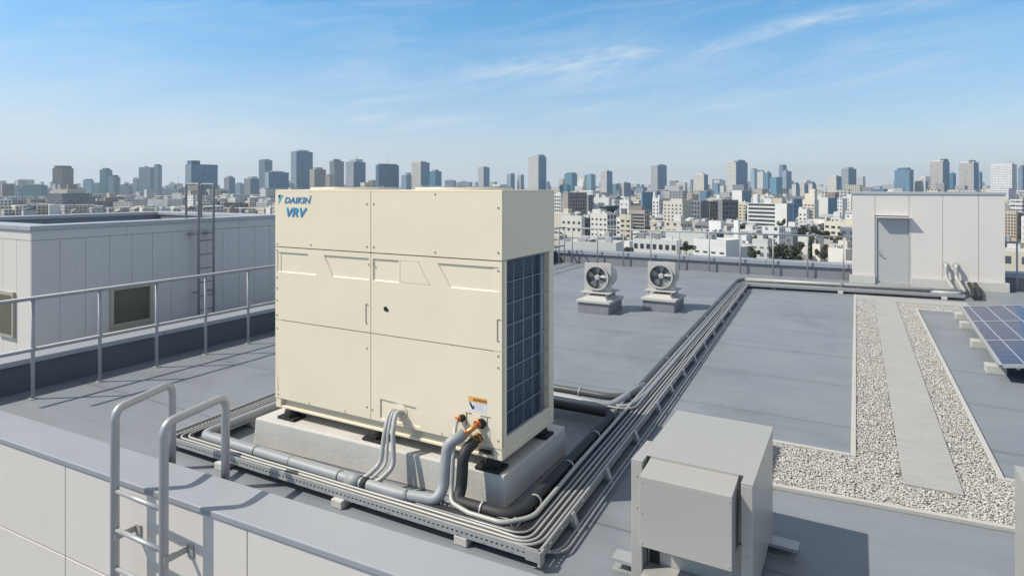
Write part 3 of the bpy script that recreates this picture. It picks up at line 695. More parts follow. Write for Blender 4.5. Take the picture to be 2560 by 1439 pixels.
# sleeper blocks
for lab, (bu, bv, rz, L) in (
        ('small concrete sleeper block below the rack by the right ladder hoop', (-3.80, 2.80, 0, .14)), ('small concrete sleeper block at mid length of the front rack', (-2.73, 2.815, 0, .16)),
        ('small concrete sleeper block nearest the front right rack corner', (-1.86, 2.845, 0, .16)), ('concrete sleeper block in shadow under the left rack run', (-4.28, 3.42, 1, .1)),
        ('pale sleeper block under the far lateral rack, nearest its corner', (-1.37, 12.86, 0, .3)), ('pale sleeper block under the far lateral rack before the door', (-.25, 12.86, 0, .3)),
        ('pale sleeper block under the far lateral rack nearest the wall pipes', (1.33, 13.03, 0, .3))):
    k = MB()
    if rz: k.box(bu - .1, bv - .04, 0, bu + .16, bv + .04, .05)
    else: k.box(bu - .042, bv - .05, 0, bu + .042, bv + L, .05)
    single('sleeper_block', k, 'concrete', lab, 'concrete block', (bu, bv, 0), 'sleepers carrying the cable rack', bevel=.006)

GZ = .098


def wavy(pts, bends, amp=.003, step=.4):
    P = [Vector(p) for p in pts]; out, bb = [P[0]], [0]
    for i in range(1, len(P)):
        L = (P[i] - P[i - 1]).length; n = int(L / step)
        if n > 2:
            for k in range(1, n):
                w = k / n
                if w * L < .3 or (1 - w) * L < .3: continue
                out.append(P[i - 1].lerp(P[i], w) + Vector((random.gauss(0, amp), random.gauss(0, amp), random.gauss(0, amp * .4)))); bb.append(.12)
        out.append(P[i]); bb.append(bends[i] if isinstance(bends, list) else bends)
    return out, bb



def clamps(root, pts, r, m='conduit', w=.012):
    for p, ax in pts:
        q = MB(); q.ring(Vector(p) - Vector(ax) * (w / 2), ax, r + .0005, r + .005, w, 20); q.box(p[0] - .006, p[1] - .006, .06, p[0] + .006, p[1] + .006, p[2] - r * .7); q.build('clamp', m, root)


# grey jacketed pipe: unit -> front rack -> left -> round the back -> long run
gp = thing('insulated_pipe', 'thick grey jacketed pipe from the copper stub round the left of the plinth', 'pipe', -3, 2.93, 0)
gpath = [(-2.058, v0 - .108, .447), (-2.128, v0 - .185, .395), (-2.135, v0 - .215, .16), (-2.14, 2.975, GZ), (-2.4, 2.93, GZ), (-4.235, 2.93, GZ), (-4.33, 4.89, GZ), (-2.2, 4.87, GZ), (-1.80, 4.93, GZ), (far_u(5.6, -1.60), 5.6, GZ + .0)]
MB().tube(gpath, .034, [0, .07, .12, .07, .2, .10, .12, .3, .2, .1], n=20, seg=8).build('jacket', 'greypipe', gp)
k = MB()
for pu in (-3.64, -2.86, -2.33): k.ring((pu - .004, 2.93, GZ), (1, 0, 0), .0362, .0385, .007, 22)
for pu in (-3.30, -2.76): k.ring((pu, 2.93, GZ), (1, 0, 0), .0362, .0372, .003, 22)
k.build('jacket_joint', 'slot', gp)
k = MB(); k.ring((-2.665, 2.93, GZ), (1, 0, 0), .0362, .039, .04, 22); k.build('black_band', 'rubber', gp)
k = MB(); k.ring((-2.79, 2.93, GZ), (1, 0, 0), .0362, .040, .10, 22); k.build('sleeve', 'greypipe', gp)
# black insulated pipe: unit -> right run -> back
bp_ = thing('insulated_pipe', 'thick black foam pipe from the brass union along the right of the plinth', 'pipe', -1.8, 3, 0)
bpath = [(-2.016, v0 - .07, .392), (-2.030, v0 - .165, .355), (-2.030, v0 - .185, .16), (-2.030, 3.018, GZ + .004), (-1.64, 3.02, GZ + .004), (far_u(4.80, -1.625), 4.79, GZ + .004), (-3.2, 4.77, GZ + .004)]
MB().tube(bpath, .034, [0, .08, .12, .06, .13, .10, 0], n=20, seg=8).build('insulation', 'black', bp_)
for p, ax in (((-1.855, 3.02, GZ + .004), (1, 0, 0)), ((-1.632, 3.24, GZ + .004), (0, 1, 0)), ((-1.648, 3.75, GZ + .004), (0, 1, 0)), ((-1.675, 4.3, GZ + .004), (0, 1, 0))):
    clamps(bp_, [(p, ax)], .036, 'galv')
# black pipe coming from behind the unit and joining the long run
b2 = thing('insulated_pipe', 'long black foam pipe from behind the unit up the far rack', 'pipe', -1.8, 5.2, 0)
MB().tube([(-4.0, 5.16, GZ), (-2.35, 5.18, GZ), (-1.715, 5.18, GZ), (far_u(7.6, -1.62), 7.6, GZ), (far_u(12.9, -1.62), 12.9, GZ + .0), (-1.98, 13.15, GZ)], .032, [0, .3, .26, 0.1, .1, 0], n=18, seg=9).build('insulation', 'litpipe', b2)
for v_ in (5.62, 6.6, 7.7, 9.0, 10.4, 11.8):
    k = MB(); k.ring((far_u(v_, -1.645) , v_, GZ), (-.045, 1, 0), .0325, .036, .012, 20); k.box(far_u(v_, -1.60), v_ - .012, .06, far_u(v_, -1.585), v_ + .012, .125); k.build('clamp', 'galv', b2)
k = MB(); k.ring((-2.17, 5.18, GZ), (1, 0, 0), .0325, .037, .014, 20); k.build('clamp', 'conduit', b2)
for lab, pts, r, mm in (
        ('middle grey conduit behind the unit that dips under the long black pipe', [(-3.9, 5.06, .085), (-2.2, 5.06, .085), (-1.95, 5.0, .09), (-1.66, 5.02, .09), (far_u(5.6, -1.53), 5.5, .085), (far_u(12.8, -1.53), 12.8, .085)], .018, 'greypipe'),
        ('slim grey conduit curving from behind the unit into the long rack', [(-3.9, 4.99, .10), (-2.1, 4.99, .10), (-1.9, 4.94, .10), (-1.6, 4.95, .10), (far_u(5.7, -1.51), 5.6, .095), (far_u(12.7, -1.51), 12.7, .095)], .011, 'steelconduit')):
    k = MB(); k.tube(pts, r, .16, n=12); single('conduit', k, mm, lab, 'conduit', (-1.8, 5.1, 0))
# conduits lying on the rack: left run -> front -> right run -> long run
spec = [(.026, .0085, 'conduit', 'pale conduit lying outermost on the front of the cable rack'), (.043, .0065, 'cable', 'black cable between the two outermost pale rack conduits'), (.060, .0085, 'conduit', 'pale conduit second from the outer edge of the rack'),
        (.077, .0065, 'cable', 'black cable inside the second pale rack conduit'), (.095, .0085, 'conduit', 'pale conduit third from the outer edge of the rack'), (.111, .006, 'cable', 'black cable just inside the third pale rack conduit')]
for q, r, mm, lab in spec:
    z = .0705 + r
    pp, bb = wavy([(-4.575 + q * .9, 4.88, z), (-4.455 + q * .9, 2.79 + q, z), (-1.70, 2.805 + q, z), (-1.40 - q, 2.83 + q * .6, z), (far_u(3.4, -1.40 - q), 3.4, z), (far_u(12.72, -1.40 - q), 12.75 + q, z), (1.55, 13.06 + q, z)], [0, .06 + q * .4, .2, .24, .2, .12, 0], .0022)
    k = MB(); k.tube(pp, r, bb, n=10, seg=7)
    single('conduit' if mm != 'cable' else 'cable', k, mm, lab, 'conduit' if mm != 'cable' else 'cable', (-1.5, 2.9, 0))
for i, (q, r, mm, lab) in enumerate(((.142, .008, 'cable', 'black cable bending round the rack corner outside its two twins'), (.160, .008, 'cable', 'black cable in the middle of three at the rack corner'), (.178, .008, 'cable', 'black cable on the inner side of three at the rack corner'),
                       (.126, .0075, 'steelconduit', 'grey bent conduit beside the three black corner cables'))):
    z = .0705 + r
    pp, bb = wavy([(-2.25, 2.795 + q * .98, z), (-1.75, 2.80 + q, z), (-1.40 - q, 2.86 + q * .55, z), (far_u(3.5, -1.40 - q), 3.5, z), (far_u(12.66, -1.40 - q), 12.6, z)], [0, .2, .22, .2, 0], .003)
    k = MB(); k.tube(pp, r, bb, n=8, seg=7)
    single('conduit' if mm != 'cable' else 'cable', k, mm, lab, 'conduit' if mm != 'cable' else 'cable', (-1.5, 3, 0))
# pale conduit from the small valve
k = MB(); k.tube([(-2.152, v0 - .055, .492), (-2.135, v0 - .10, .45), (-2.085, v0 - .19, .35), (-2.080, v0 - .215, .16), (-2.05, 2.985, .105), (-1.9, 2.945, .10), (-1.68, 2.945, .10), (-1.565, 3.08, .10), (far_u(3.8, -1.565), 3.8, .10), (far_u(12.6, -1.565), 12.6, .095)], .0135, [0, .03, .1, .1, .12, .1, .1, .16, .1, .0], n=12, seg=7)
single('conduit', k, 'conduit', 'pale conduit dropping from the small copper valve to the right rack run', 'conduit', (-2.1, 3.0, 0))
# three grey conduits looping out of the cable entry
for i, (a0, lab) in enumerate(((-2.660, 'left of three grey conduits looping out of the cable entry'), (-2.640, 'middle of three grey conduits looping out of the cable entry'), (-2.612, 'right of three grey conduits looping out of the cable entry'))):
    r = (.0145, .0095, .0155)[i]; du = (-.012, .014, .045)[i]
    k = MB(); k.tube([(a0, v0 + .01, .44), (a0 + .0, v0 - .075, .47), (a0 + .012 + du * .3, v0 - .135, .36), (a0 + .01 + du, v0 - .16, .16), (a0 - .015 + du, 3.0, .115), (a0 - .08 + du, 2.955, .075)], r, [0, .06, .12, .12, .05, 0], n=12, seg=7)
    single('conduit', k, 'palegrey', lab, 'conduit', (a0, 3.1, 0), 'grey conduits out of the cable entry')
# far lateral pipe and the pipes out of the stair house wall
fpp = thing('insulated_pipe', 'straight pale pipe along the foot of the stair house', 'pipe', 0, 13.2, 0)
MB().tube([(-1.90, 13.02, .118), (-.3, 13.17, .118), (1.62, 13.32, .118)], .036, .1, n=16).build('jacket', 'conduit', fpp)
for uu in (-.24, 1.15):
    k = MB(); k.ring((uu, 13.175 + .078 * (uu + .24), .118), (1, .08, 0), .0365, .042, .02, 20); k.box(uu - .01, 13.08 + .078 * (uu + .24), .05, uu + .01, 13.12 + .078 * (uu + .24), .17); k.build('clamp', 'steelconduit', fpp)
for i, (pu, lab) in enumerate(((1.50, 'left pale pipe elbowing down from the stair house wall'), (1.66, 'right pale pipe elbowing down from the stair house wall'))):
    k = MB(); k.tube([(pu, 14.52, .455), (pu, 14.40, .455), (pu, 14.38, .21), (pu + .02, 13.55, .118 - .03 * i), (pu - .1, 13.33 - .09 * i, .118 - .03 * i), (pu - .5, 13.30 - .09 * i, .118 - .03 * i)], .034, [0, .05, .10, .1, .08, 0], n=14, seg=6)
    k.cyl((pu, 14.499, .455), (pu, 14.48, .455), .05, n=18)
    single('wall_pipe', k, 'conduit', lab, 'pipe', (pu, 14.2, 0), 'pale pipes out of the stair house wall')
for i, (pu, lab) in enumerate(((1.86, 'left short black pipe sloping from the stair house plinth'), (1.95, 'right short black pipe sloping from the stair house plinth'))):
    k = MB(); k.tube([(pu, 14.39, .13), (pu - .02, 13.9, .10), (pu - .1, 13.15, .06)], .036, .1, n=14)
    single('wall_pipe', k, 'black', lab, 'pipe', (pu, 14.0, 0), 'black pipes at the stair house plinth')


# ------------------------------------------------------------------ near access ladder
ld = thing('roof_ladder', 'shiny tubular ladder hooping over the front parapet', 'ladder', -3.75, 2.2, 0)
for ua, ub in ((-3.945, -4.10), (-3.455, -3.54)):
    ub0 = ub
    k = MB(); k.tube([(ua, 2.155, -2.4), (ua, 2.155, .575), (ub, 2.615, .585), (ub, 2.615, .0)], .0255, .075, n=18, seg=8); k.build('side_rail', 'alu', ld)
    k = MB(); k.box(ub - .045, 2.57, 0.0005, ub + .045, 2.66, .008); k.build('base_plate', 'galv', ld, .002)
    for zz in (-.19, -1.4):
        k = MB(); k.hexa([(ua + .02, 2.14, zz - .02), (ua + .03, 2.14, zz - .02), (ua + .03, 2.28, zz - .02), (ua + .02, 2.28, zz - .02)], [(ua + .02, 2.14, zz + .02), (ua + .03, 2.14, zz + .02), (ua + .03, 2.28, zz + .02), (ua + .02, 2.28, zz + .02)])
        k.box(ua + .02, fv(ua, 2.1815), zz - .05, ua + .075, fv(ua, 2.188), zz + .03)
        k.build('wall_bracket', 'duct', ld, .002)
for i in range(11):
    z = .085 - .235 * i
    MB().tube([(-3.945, 2.155, z), (-3.475, 2.155, z)], .0145, n=12).build('rung', 'alu', ld)


# ------------------------------------------------------------------ roof fans
def fan(du, dv, label):
    t = thing('roof_fan', label, 'fan', -3.53 + du, 9.27 + dv, 0, 'roof fans on kerbed bases')
    q = lambda m: m
    MB().box(-3.78 + du, 8.97 + dv, 0, -3.28 + du, 9.58 + dv, .152).build('base_kerb', 'membrane', t, .004)
    k = MB(); k.box(-3.805 + du, 8.945 + dv, .158, -3.255 + du, 9.605 + dv, .2); k.hexa([(-3.74 + du, 9.01 + dv, .2), (-3.32 + du, 9.01 + dv, .2), (-3.32 + du, 9.54 + dv, .2), (-3.74 + du, 9.54 + dv, .2)],
        [(-3.66 + du, 9.12 + dv, .262), (-3.40 + du, 9.12 + dv, .262), (-3.40 + du, 9.45 + dv, .262), (-3.66 + du, 9.45 + dv, .262)])
    k.build('base_cap', 'fanwhite', t, .006)
    for a_, b_ in ((-3.72, 9.1), (-3.36, 9.1), (-3.72, 9.46), (-3.36, 9.46)):
        MB().box(a_ - .012 + du, b_ - .012 + dv, .24, a_ + .012 + du, b_ + .012 + dv, .29).build('leg', 'steelconduit', t)
    k = MB(); k.box(-3.785 + du, 9.08 + dv, .288, -3.30 + du, 9.56 + dv, .305); k.build('base_plate', 'fanwhite', t, .004)
    c = (-3.545 + du, 9.2 + dv, .525)
    # square front plate with its round opening
    x0, x1, z0, z1 = -3.765 + du, -3.325 + du, .305, .745
    k = MB(); n = 48; ring = []; outer = []
    for j in range(n):
        th = 2 * math.pi * j / n; cx_, sz_ = math.cos(th), math.sin(th); ring.append((c[0] + .185 * cx_, c[1], c[2] + .185 * sz_))
        s_ = .22 / max(abs(cx_), abs(sz_)); outer.append((c[0] + s_ * cx_, c[1], c[2] + s_ * sz_))
    k.add(ring + outer + [(p[0], p[1] + .05, p[2]) for p in outer] + [(p[0], p[1] + .05, p[2]) for p in ring],
          [(j, n + j, n + (j + 1) % n, (j + 1) % n) for j in range(n)] + [(n + j, 2 * n + j, 2 * n + (j + 1) % n, n + (j + 1) % n) for j in range(n)] + [(2 * n + j, 3 * n + j, 3 * n + (j + 1) % n, 2 * n + (j + 1) % n) for j in range(n)])
    k.build('front_plate', 'fanwhite', t)
    k = MB(); k.ring((c[0], c[1] - .055, c[2]), (0, 1, 0), .176, .187, .06, 48); k.ring((c[0], c[1] - .058, c[2]), (0, 1, 0), .17, .196, .012, 48); k.build('inlet_ring', 'fanwhite', t)
    k = MB(); k.tube([(c[0] + .012, c[1] + .05, c[2]), (c[0] + .012, c[1] + .36, c[2])], .222, n=40, r1=.19); k.build('drum', 'fanwhite', t, .012)
    MB().cyl((c[0], c[1] + .046, c[2]), (c[0], c[1] + .0485, c[2]), .184, n=40).build('inner_wall', 'fandark', t)
    hb = MB(); hb.cyl((c[0], c[1] - .02, c[2]), (c[0], c[1] + .045, c[2]), .042, .05, n=24); hb.cyl((c[0], c[1] - .03, c[2]), (c[0], c[1] - .02, c[2]), .03, .042, n=24); hb.build('hub', 'fanwhite', t)
    for j in range(5):
        th = 2 * math.pi * (j + .27) / 5; k = MB(); vs = []
        for rr, w, tw in ((.04, .24, .012), (.10, .36, .016), (.15, .36, .014), (.168, .26, .010)):
            for sgn in (-1, 1):
                a_ = th + sgn * w * .95; vs.append((c[0] + rr * math.cos(a_), c[1] + .012 + sgn * tw, c[2] + rr * math.sin(a_)))
        vs2 = [(p[0], p[1] + .003, p[2]) for p in vs]
        fs = [(i, i + 1, i + 3, i + 2) for i in (0, 2, 4)] + [(8 + i, 10 + i, 11 + i, 9 + i) for i in (0, 2, 4)] + [(0, 2, 10, 8), (2, 4, 12, 10), (4, 6, 14, 12), (1, 9, 11, 3), (3, 11, 13, 5), (5, 13, 15, 7), (6, 7, 15, 14), (0, 8, 9, 1)]
        k.add(vs + vs2, fs); k.build('blade', 'blade', t)
    return t


fan(0, 0, 'square white roof fan nearer the cream unit, on a grey kerb')
fan(.83, .64, 'square white roof fan nearer the long cable rack')


# ------------------------------------------------------------------ hooded vent boxes
def vent(name, label, du, dv):
    t = thing(name, label, 'vent box', -.67 + du, 3.27 + dv, 0)
    a0, a1, b0, b1, zt_ = -.945 + du, -.395 + du, 2.895 + dv, 3.665 + dv, .62
    k = MB(); k.box(a0 + .03, b0 + .10, .065, a1 - .003, b1 - .002, zt_ - .006)
    k.box(a0, b0, .04, a0 + .055, b0 + .08, zt_ - .006); k.box(a1 - .05, b0, .04, a1, b0 + .08, zt_ - .006)
    k.box(a0 + .018, b0 + .081, .04, a0 + .029, b0 + .115, zt_ - .006)
    k.box(a0 + .056, b0 + .085, .065, a1 - .051, b0 + .099, .30)
    k.build('casing', 'duct', t, .004)
    k = MB(); k.box(a0 + .028, b0 + .085, zt_ - .005, a1, b1, zt_); k.box(a0, b0, zt_ - .005, a0 + .055, b0 + .0845, zt_ + .0001); k.box(a1 - .05, b0, zt_ - .005, a1, b0 + .0845, zt_ + .0001)
    k.box(a0, b0 + .0847, zt_ - .004, a0 + .0275, b0 + .26, zt_ - .001)
    k.build('lid', 'duct', t, .003)
    h0, h1, f = a0 + .07, a1 - .072, b0 - .095
    k = MB(); k.hexa([(h0, f + .01, .272), (h1, f + .01, .272), (h1, b0 + .0, .272), (h0, b0 + .0, .272)], [(h0, f, .30), (h1, f, .30), (h1, b0, .30), (h0, b0, .30)])
    k.v = []; k.f = []; k.sm = set()
    th = .004                                               # open-bottomed hood: front, sloping top, two cheeks
    k.box(h0, f, .272, h1, f + th, .588)
    k.hexa([(h0, f, .588), (h1, f, .588), (h1, b0 + .083, .604), (h0, b0 + .083, .604)], [(h0, f, .593), (h1, f, .593), (h1, b0 + .083, .609), (h0, b0 + .083, .609)])
    k.hexa([(h0, f + th, .30), (h0 + th, f + th, .30), (h0 + th, b0 + .08, .30), (h0, b0 + .08, .30)], [(h0, f + th, .587), (h0 + th, f + th, .587), (h0 + th, b0 + .08, .602), (h0, b0 + .08, .602)])
    k.hexa([(h1 - th, f + th, .30), (h1, f + th, .30), (h1, b0 + .08, .30), (h1 - th, b0 + .08, .30)], [(h1 - th, f + th, .587), (h1, f + th, .587), (h1, b0 + .08, .602), (h1 - th, b0 + .08, .602)])
    k.build('hood', 'duct', t, .002)
    MB().box(h0 + .0, b0 + .0835, .602, h1 + .0, b0 + .0995, .6148).build('flashing', 'duct', t)
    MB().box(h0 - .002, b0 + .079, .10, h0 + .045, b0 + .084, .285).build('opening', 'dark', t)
    k = MB(); k.box(h0 - .01, f + .06, .095, h1 + .01, b0 + .083, .107); k.box(h0 - .01, f + .055, .06, h1 + .01, f + .06, .107); k.build('sill', 'duct', t, .003)
    k = MB()
    for (x, z) in ((h0 + .012, .57), (h0 + .012, .43), (h0 + .012, .29), (h1 - .012, .57), (h1 - .012, .43), (h1 - .012, .29)): k.cyl((x, f - .0025, z), (x, f + .002, z), .0035, n=8)
    for (x, z) in ((a0 + .028, .40), (a0 + .028, .55), (a1 - .018, .30), (a1 - .018, .14)): k.cyl((x, b0 - .003, z), (x, b0 + .002, z), .0055, n=8)
    k.build('screws', 'bolt', t)
    for vv in (b0 + .10, b0 + .62):                          # C-channels it stands on
        k = MB(); e0, e1 = a0 - .135, a1 + .135
        k.box(e0, vv, .0005, e1, vv + .09, .005); k.box(e0, vv, .055, e1, vv + .09, .06); k.box(e0, vv + .084, .0055, e1, vv + .0895, .0545); k.box(e0, vv + .0005, .043, e1, vv + .004, .0545)
        k.build('foot_channel', 'galv', t)
    return t


vent('vent_box', 'grey sheet metal vent box with a hood facing the ladder side', 0, 0)
vb = vent('vent_box', 'grey vent box cut off by the frame beside the gravel bed', 1.565, .035)


# ------------------------------------------------------------------ gravel bed, kerbs and walkway
def kerb(label, pts):
    k = MB()
    for (x0, y0, x1, y1) in pts: k.box(x0, y0, 0, x1, y1, .028)
    single('kerb', k, 'kerb', label, 'kerb', (pts[0][0], pts[0][1], 0), kind='structure', bevel=.004)


kerb('low concrete kerb along the left of the gravel walk', [(-.035, 5.04, .0, 12.72)])
kerb('low concrete kerb along the near cross strip of gravel', [(-.9, 5.04, -.036, 5.075)])
k = MB(); k.hexa([(-.9, 4.255, 0), (1.4, 4.434, 0), (1.4, 4.469, 0), (-.9, 4.29, 0)], [(-.9, 4.255, .028), (1.4, 4.434, .028), (1.4, 4.469, .028), (-.9, 4.29, .028)])
single('kerb', k, 'kerb', 'long skewed kerb at the near edge of the gravel', 'kerb', (0, 4.3, 0), kind='structure', bevel=.004)
kerb('low concrete kerb along the right of the gravel walk', [(.815, 5.10, .85, 11.70)])
kerb('low concrete kerb in front of the solar panels corner', [(.851, 5.10, 1.15, 5.135)])
kerb('low concrete kerb at the head of the gravel by the solar panels', [(.851, 11.665, 1.5, 11.70)])
k = MB(); k.box(.265, 4.72, .0, .585, 12.2, .03)
for i in range(0): pass
single('walkway', k, 'walk', 'smooth concrete walkway slab between two gravel strips', 'walkway', (.4, 8, 0), kind='structure', bevel=.004)
k = MB(); k.box(.001, 12.21, .0, 1.6, 12.72, .026); single('walkway', k, 'walk', 'concrete cross strip at the head of the walkway', 'walkway', (.8, 12.5, 0), kind='structure')
k = MB()
for (x0, y0, x1, y1) in ((.001, 5.04, .264, 12.205), (.586, 5.04, .814, 12.205), (.815, 11.705, 1.5, 12.205), (.001, 4.44, .814, 4.715), (.265, 4.70, .585, 4.718), (-.9, 4.37, .0, 5.038), (.001, 4.716, .264, 5.039), (.586, 4.716, .814, 5.039), (.815, 4.43, 1.15, 5.098)):
    k.box(x0, y0, .001, x1, y1, .006)
k.hexa([(-.9, 4.289, .001), (.0, 4.359, .001), (.0, 4.3695, .001), (-.9, 4.3695, .001)], [(-.9, 4.289, .006), (.0, 4.359, .006), (.0, 4.3695, .006), (-.9, 4.3695, .006)])
k.hexa([(.001, 4.359, .001), (.814, 4.422, .001), (.814, 4.4395, .001), (.001, 4.4395, .001)], [(.001, 4.359, .006), (.814, 4.422, .006), (.814, 4.4395, .006), (.001, 4.4395, .006)])
single('gravel_bed', k, 'bed', None, None, (.3, 6, 0), kind='structure')


def pebbles():
    regs = [(.002, 5.04, .262, 12.2), (.588, 5.04, .812, 12.2), (.815, 11.71, 1.5, 12.2), (.002, 4.36, .812, 4.712), (-.9, 4.30, .0, 5.036), (.002, 4.712, .262, 5.04), (.588, 4.712, .812, 5.04), (.815, 4.44, 1.15, 5.096)]
    pts = []
    for (x0, y0, x1, y1) in regs:
        n = int((x1 - x0) * (y1 - y0) * (18000 if y0 < 5.03 else 12500))
        pts.append(np.stack([RNG.uniform(x0, x1, n), RNG.uniform(y0, y1, n)], 1))
    p = np.concatenate(pts); p = p[p[:, 1] > 4.296 + .078 * (p[:, 0] + .9)]
    n = len(p)
    t = (1 + 5 ** .5) / 2
    ico = np.array([(-1, t, 0), (1, t, 0), (-1, -t, 0), (1, -t, 0), (0, -1, t), (0, 1, t), (0, -1, -t), (0, 1, -t), (t, 0, -1), (t, 0, 1), (-t, 0, -1), (-t, 0, 1)]) / math.hypot(1, t)
    fc = np.array([(0, 11, 5), (0, 5, 1), (0, 1, 7), (0, 7, 10), (0, 10, 11), (1, 5, 9), (5, 11, 4), (11, 10, 2), (10, 7, 6), (7, 1, 8), (3, 9, 4), (3, 4, 2), (3, 2, 6), (3, 6, 8), (3, 8, 9), (4, 9, 5), (2, 4, 11), (6, 2, 10), (8, 6, 7), (9, 8, 1)])
    sc_ = RNG.uniform(.0037, .0078, (n, 1, 1)) * np.stack([RNG.uniform(.8, 1.5, n), RNG.uniform(.75, 1.1, n), RNG.uniform(.5, .85, n)], 1)[:, None, :]
    v = ico[None] * sc_ * RNG.uniform(.85, 1.15, (n, 12, 1))
    th = RNG.uniform(0, 6.283, n); c, s = np.cos(th)[:, None], np.sin(th)[:, None]
    x = v[..., 0] * c - v[..., 1] * s; y = v[..., 0] * s + v[..., 1] * c
    v = np.stack([x + p[:, :1], y + p[:, 1:], v[..., 2] + RNG.uniform(.007, .021, (n, 1))], 2).reshape(-1, 3)
    f = (fc[None] + (np.arange(n) * 12)[:, None, None]).reshape(-1, 3)
    me = bpy.data.meshes.new('gravel'); me.vertices.add(len(v)); me.vertices.foreach_set('co', v.astype(np.float32).ravel())
    me.loops.add(f.size); me.loops.foreach_set('vertex_index', f.astype(np.int32).ravel())
    me.polygons.add(len(f)); me.polygons.foreach_set('loop_start', np.arange(0, f.size, 3, dtype=np.int32)); me.polygons.foreach_set('use_smooth', np.ones(len(f), dtype=bool))
    me.update(); me.validate()
    pal = np.array([(.52, .51, .48), (.44, .43, .41), (.58, .57, .55), (.31, .30, .29), (.48, .45, .40), (.09, .09, .09), (.38, .38, .38)])
    pc = pal[RNG.choice(len(pal), n, p=[.28, .26, .12, .09, .14, .025, .085])] * RNG.uniform(.85, 1.15, (n, 1))
    ca = np.ones((n, 12, 4), dtype=np.float32); ca[..., :3] = pc[:, None, :]
    at = me.color_attributes.new('tone', 'FLOAT_COLOR', 'POINT'); at.data.foreach_set('color', ca.ravel())
    me.materials.append(MT['pebble'])
    o = bpy.data.objects.new('gravel', me); S.collection.objects.link(o); o.rotation_euler = (0, 0, -A)
    tag(o, 'loose pale gravel in the kerbed beds', 'gravel', kind='stuff')


pebbles()

# ------------------------------------------------------------------ solar array
sp_ = thing('solar_panel', 'tilted blue solar array on concrete feet at the right edge', 'solar panel', 1.25, 9.4, 0)
TI = math.tan(rad(7.0)); Z0 = .158


def slope(du, v, h): return (1.235 + .03 * (v - 7.7) + du * math.cos(rad(7)), v, Z0 + du * TI + h)


k = MB(); g2 = MB(); W2 = 3.2
rows = [7.72, 8.87, 10.05, 11.24]
for r0, r1 in zip(rows[:-1], rows[1:]):
    for c in range(3):
        d0, d1 = c * 1.0 + .03, c * 1.0 + 1.0
        g2.hexa([slope(d0, r0 + .03, .0), slope(d1, r0 + .03, .0), slope(d1, r1 - .0, .0), slope(d0, r1 - .0, .0)], [slope(d0, r0 + .03, .012), slope(d1, r0 + .03, .012), slope(d1, r1, .012), slope(d0, r1, .012)])
g2.build('cells', 'solar', sp_)
for vv in rows: k.hexa([slope(0, vv, -.012), slope(3.03, vv, -.012), slope(3.03, vv + .03, -.012), slope(0, vv + .03, -.012)], [slope(0, vv, .018), slope(3.03, vv, .018), slope(3.03, vv + .03, .018), slope(0, vv + .03, .018)])
for du in (0, 1.0, 2.0, 3.0): k.hexa([slope(du, 7.72, -.0115), slope(du + .03, 7.72, -.0115), slope(du + .03, 11.27, -.0115), slope(du, 11.27, -.0115)], [slope(du, 7.72, .0185), slope(du + .03, 7.72, .0185), slope(du + .03, 11.27, .0185), slope(du, 11.27, .0185)])
k.build('frame', 'galv', sp_)
for vv in (8.12, 9.34, 10.53, 11.2):
    MB().box(1.17 + .03 * (vv - 7.7), vv - .08, 0, 1.34 + .03 * (vv - 7.7), vv + .08, .085).build('foot', 'kerb', sp_, .006)
    MB().box(1.26 + .03 * (vv - 7.7), vv - .02, .085, 1.30 + .03 * (vv - 7.7), vv + .02, .152).build('leg', 'galv', sp_)
    MB().box(3.9, vv - .02, 0, 3.94, vv + .02, .46).build('leg', 'galv', sp_)
for du in (.15, 2.9):
    k = MB(); k.hexa([slope(du, 7.8, -.05), slope(du + .03, 7.8, -.05), slope(du + .03, 11.2, -.05), slope(du, 11.2, -.05)], [slope(du, 7.8, -.013), slope(du + .03, 7.8, -.013), slope(du + .03, 11.2, -.013), slope(du, 11.2, -.013)]); k.build('purlin', 'galv', sp_)

# ------------------------------------------------------------------ stair house
sh = thing('stair_house', 'cream stair house with a grey door on the far roof edge', 'stair house', 1.17, 14.6, 0)
a0, a1, f0, b1_, zt_ = -.07, 2.41, 14.50, 16.1, 1.795
k = MB(); k.box(a0 + .004, f0 + .012, .16, .352, b1_, zt_); k.box(.918, f0 + .012, .16, a1 - .004, b1_, zt_); k.box(.353, f0 + .06, .0, .917, b1_ - .02, 1.36); k.box(.353, f0 + .012, 1.361, .917, b1_, zt_)
k.build('core_wall', 'joint', sh)
xs = [a0, .33, .912, 1.458, 2.016, a1]
for i, (x0, x1) in enumerate(zip(xs[:-1], xs[1:])):
    z0 = .168 if i != 1 else 1.375
    MB().box(x0 + (.003 if i else 0), f0, z0, x1 - (.003 if i < 4 else 0), f0 + .011, zt_ - .002).build('wall_panel', 'panel', sh, .002)
MB().box(a1 - .0035, f0 + .0115, .168, a1 + .001, b1_, zt_ - .002).build('side_panel', 'panel', sh)
MB().box(a0 - .001, f0 + .0115, .168, a0 + .0035, b1_, zt_ - .002).build('side_panel', 'panel', sh)
MB().box(a0 - .015, f0 - .015, zt_, a1 + .015, b1_ + .015, 1.842).build('coping', 'coping_dull', sh, .004)
k = MB(); k.box(a0 - .05, f0 - .06, 0, .335, f0 + .0, .166); k.box(.935, f0 - .06, 0, a1 + .06, f0 + .0, .166); k.box(a1 + .002, f0 + .001, 0, a1 + .06, 14.8, .166); k.build('plinth', 'concrete', sh, .004)
k = MB(); k.box(.338, f0 - .004, 0, .362, f0 + .055, 1.335); k.box(.908, f0 - .004, 0, .932, f0 + .055, 1.335); k.box(.363, f0 - .004, 1.305, .907, f0 + .055, 1.335); k.box(.363, f0 - .03, 0.0005, .907, f0 + .055, .03); k.build('door_frame', 'frame', sh, .002)
dr_ = MB().box(.366, f0 + .02, .034, .904, f0 + .05, 1.302).build('door', 'door', sh, .002)
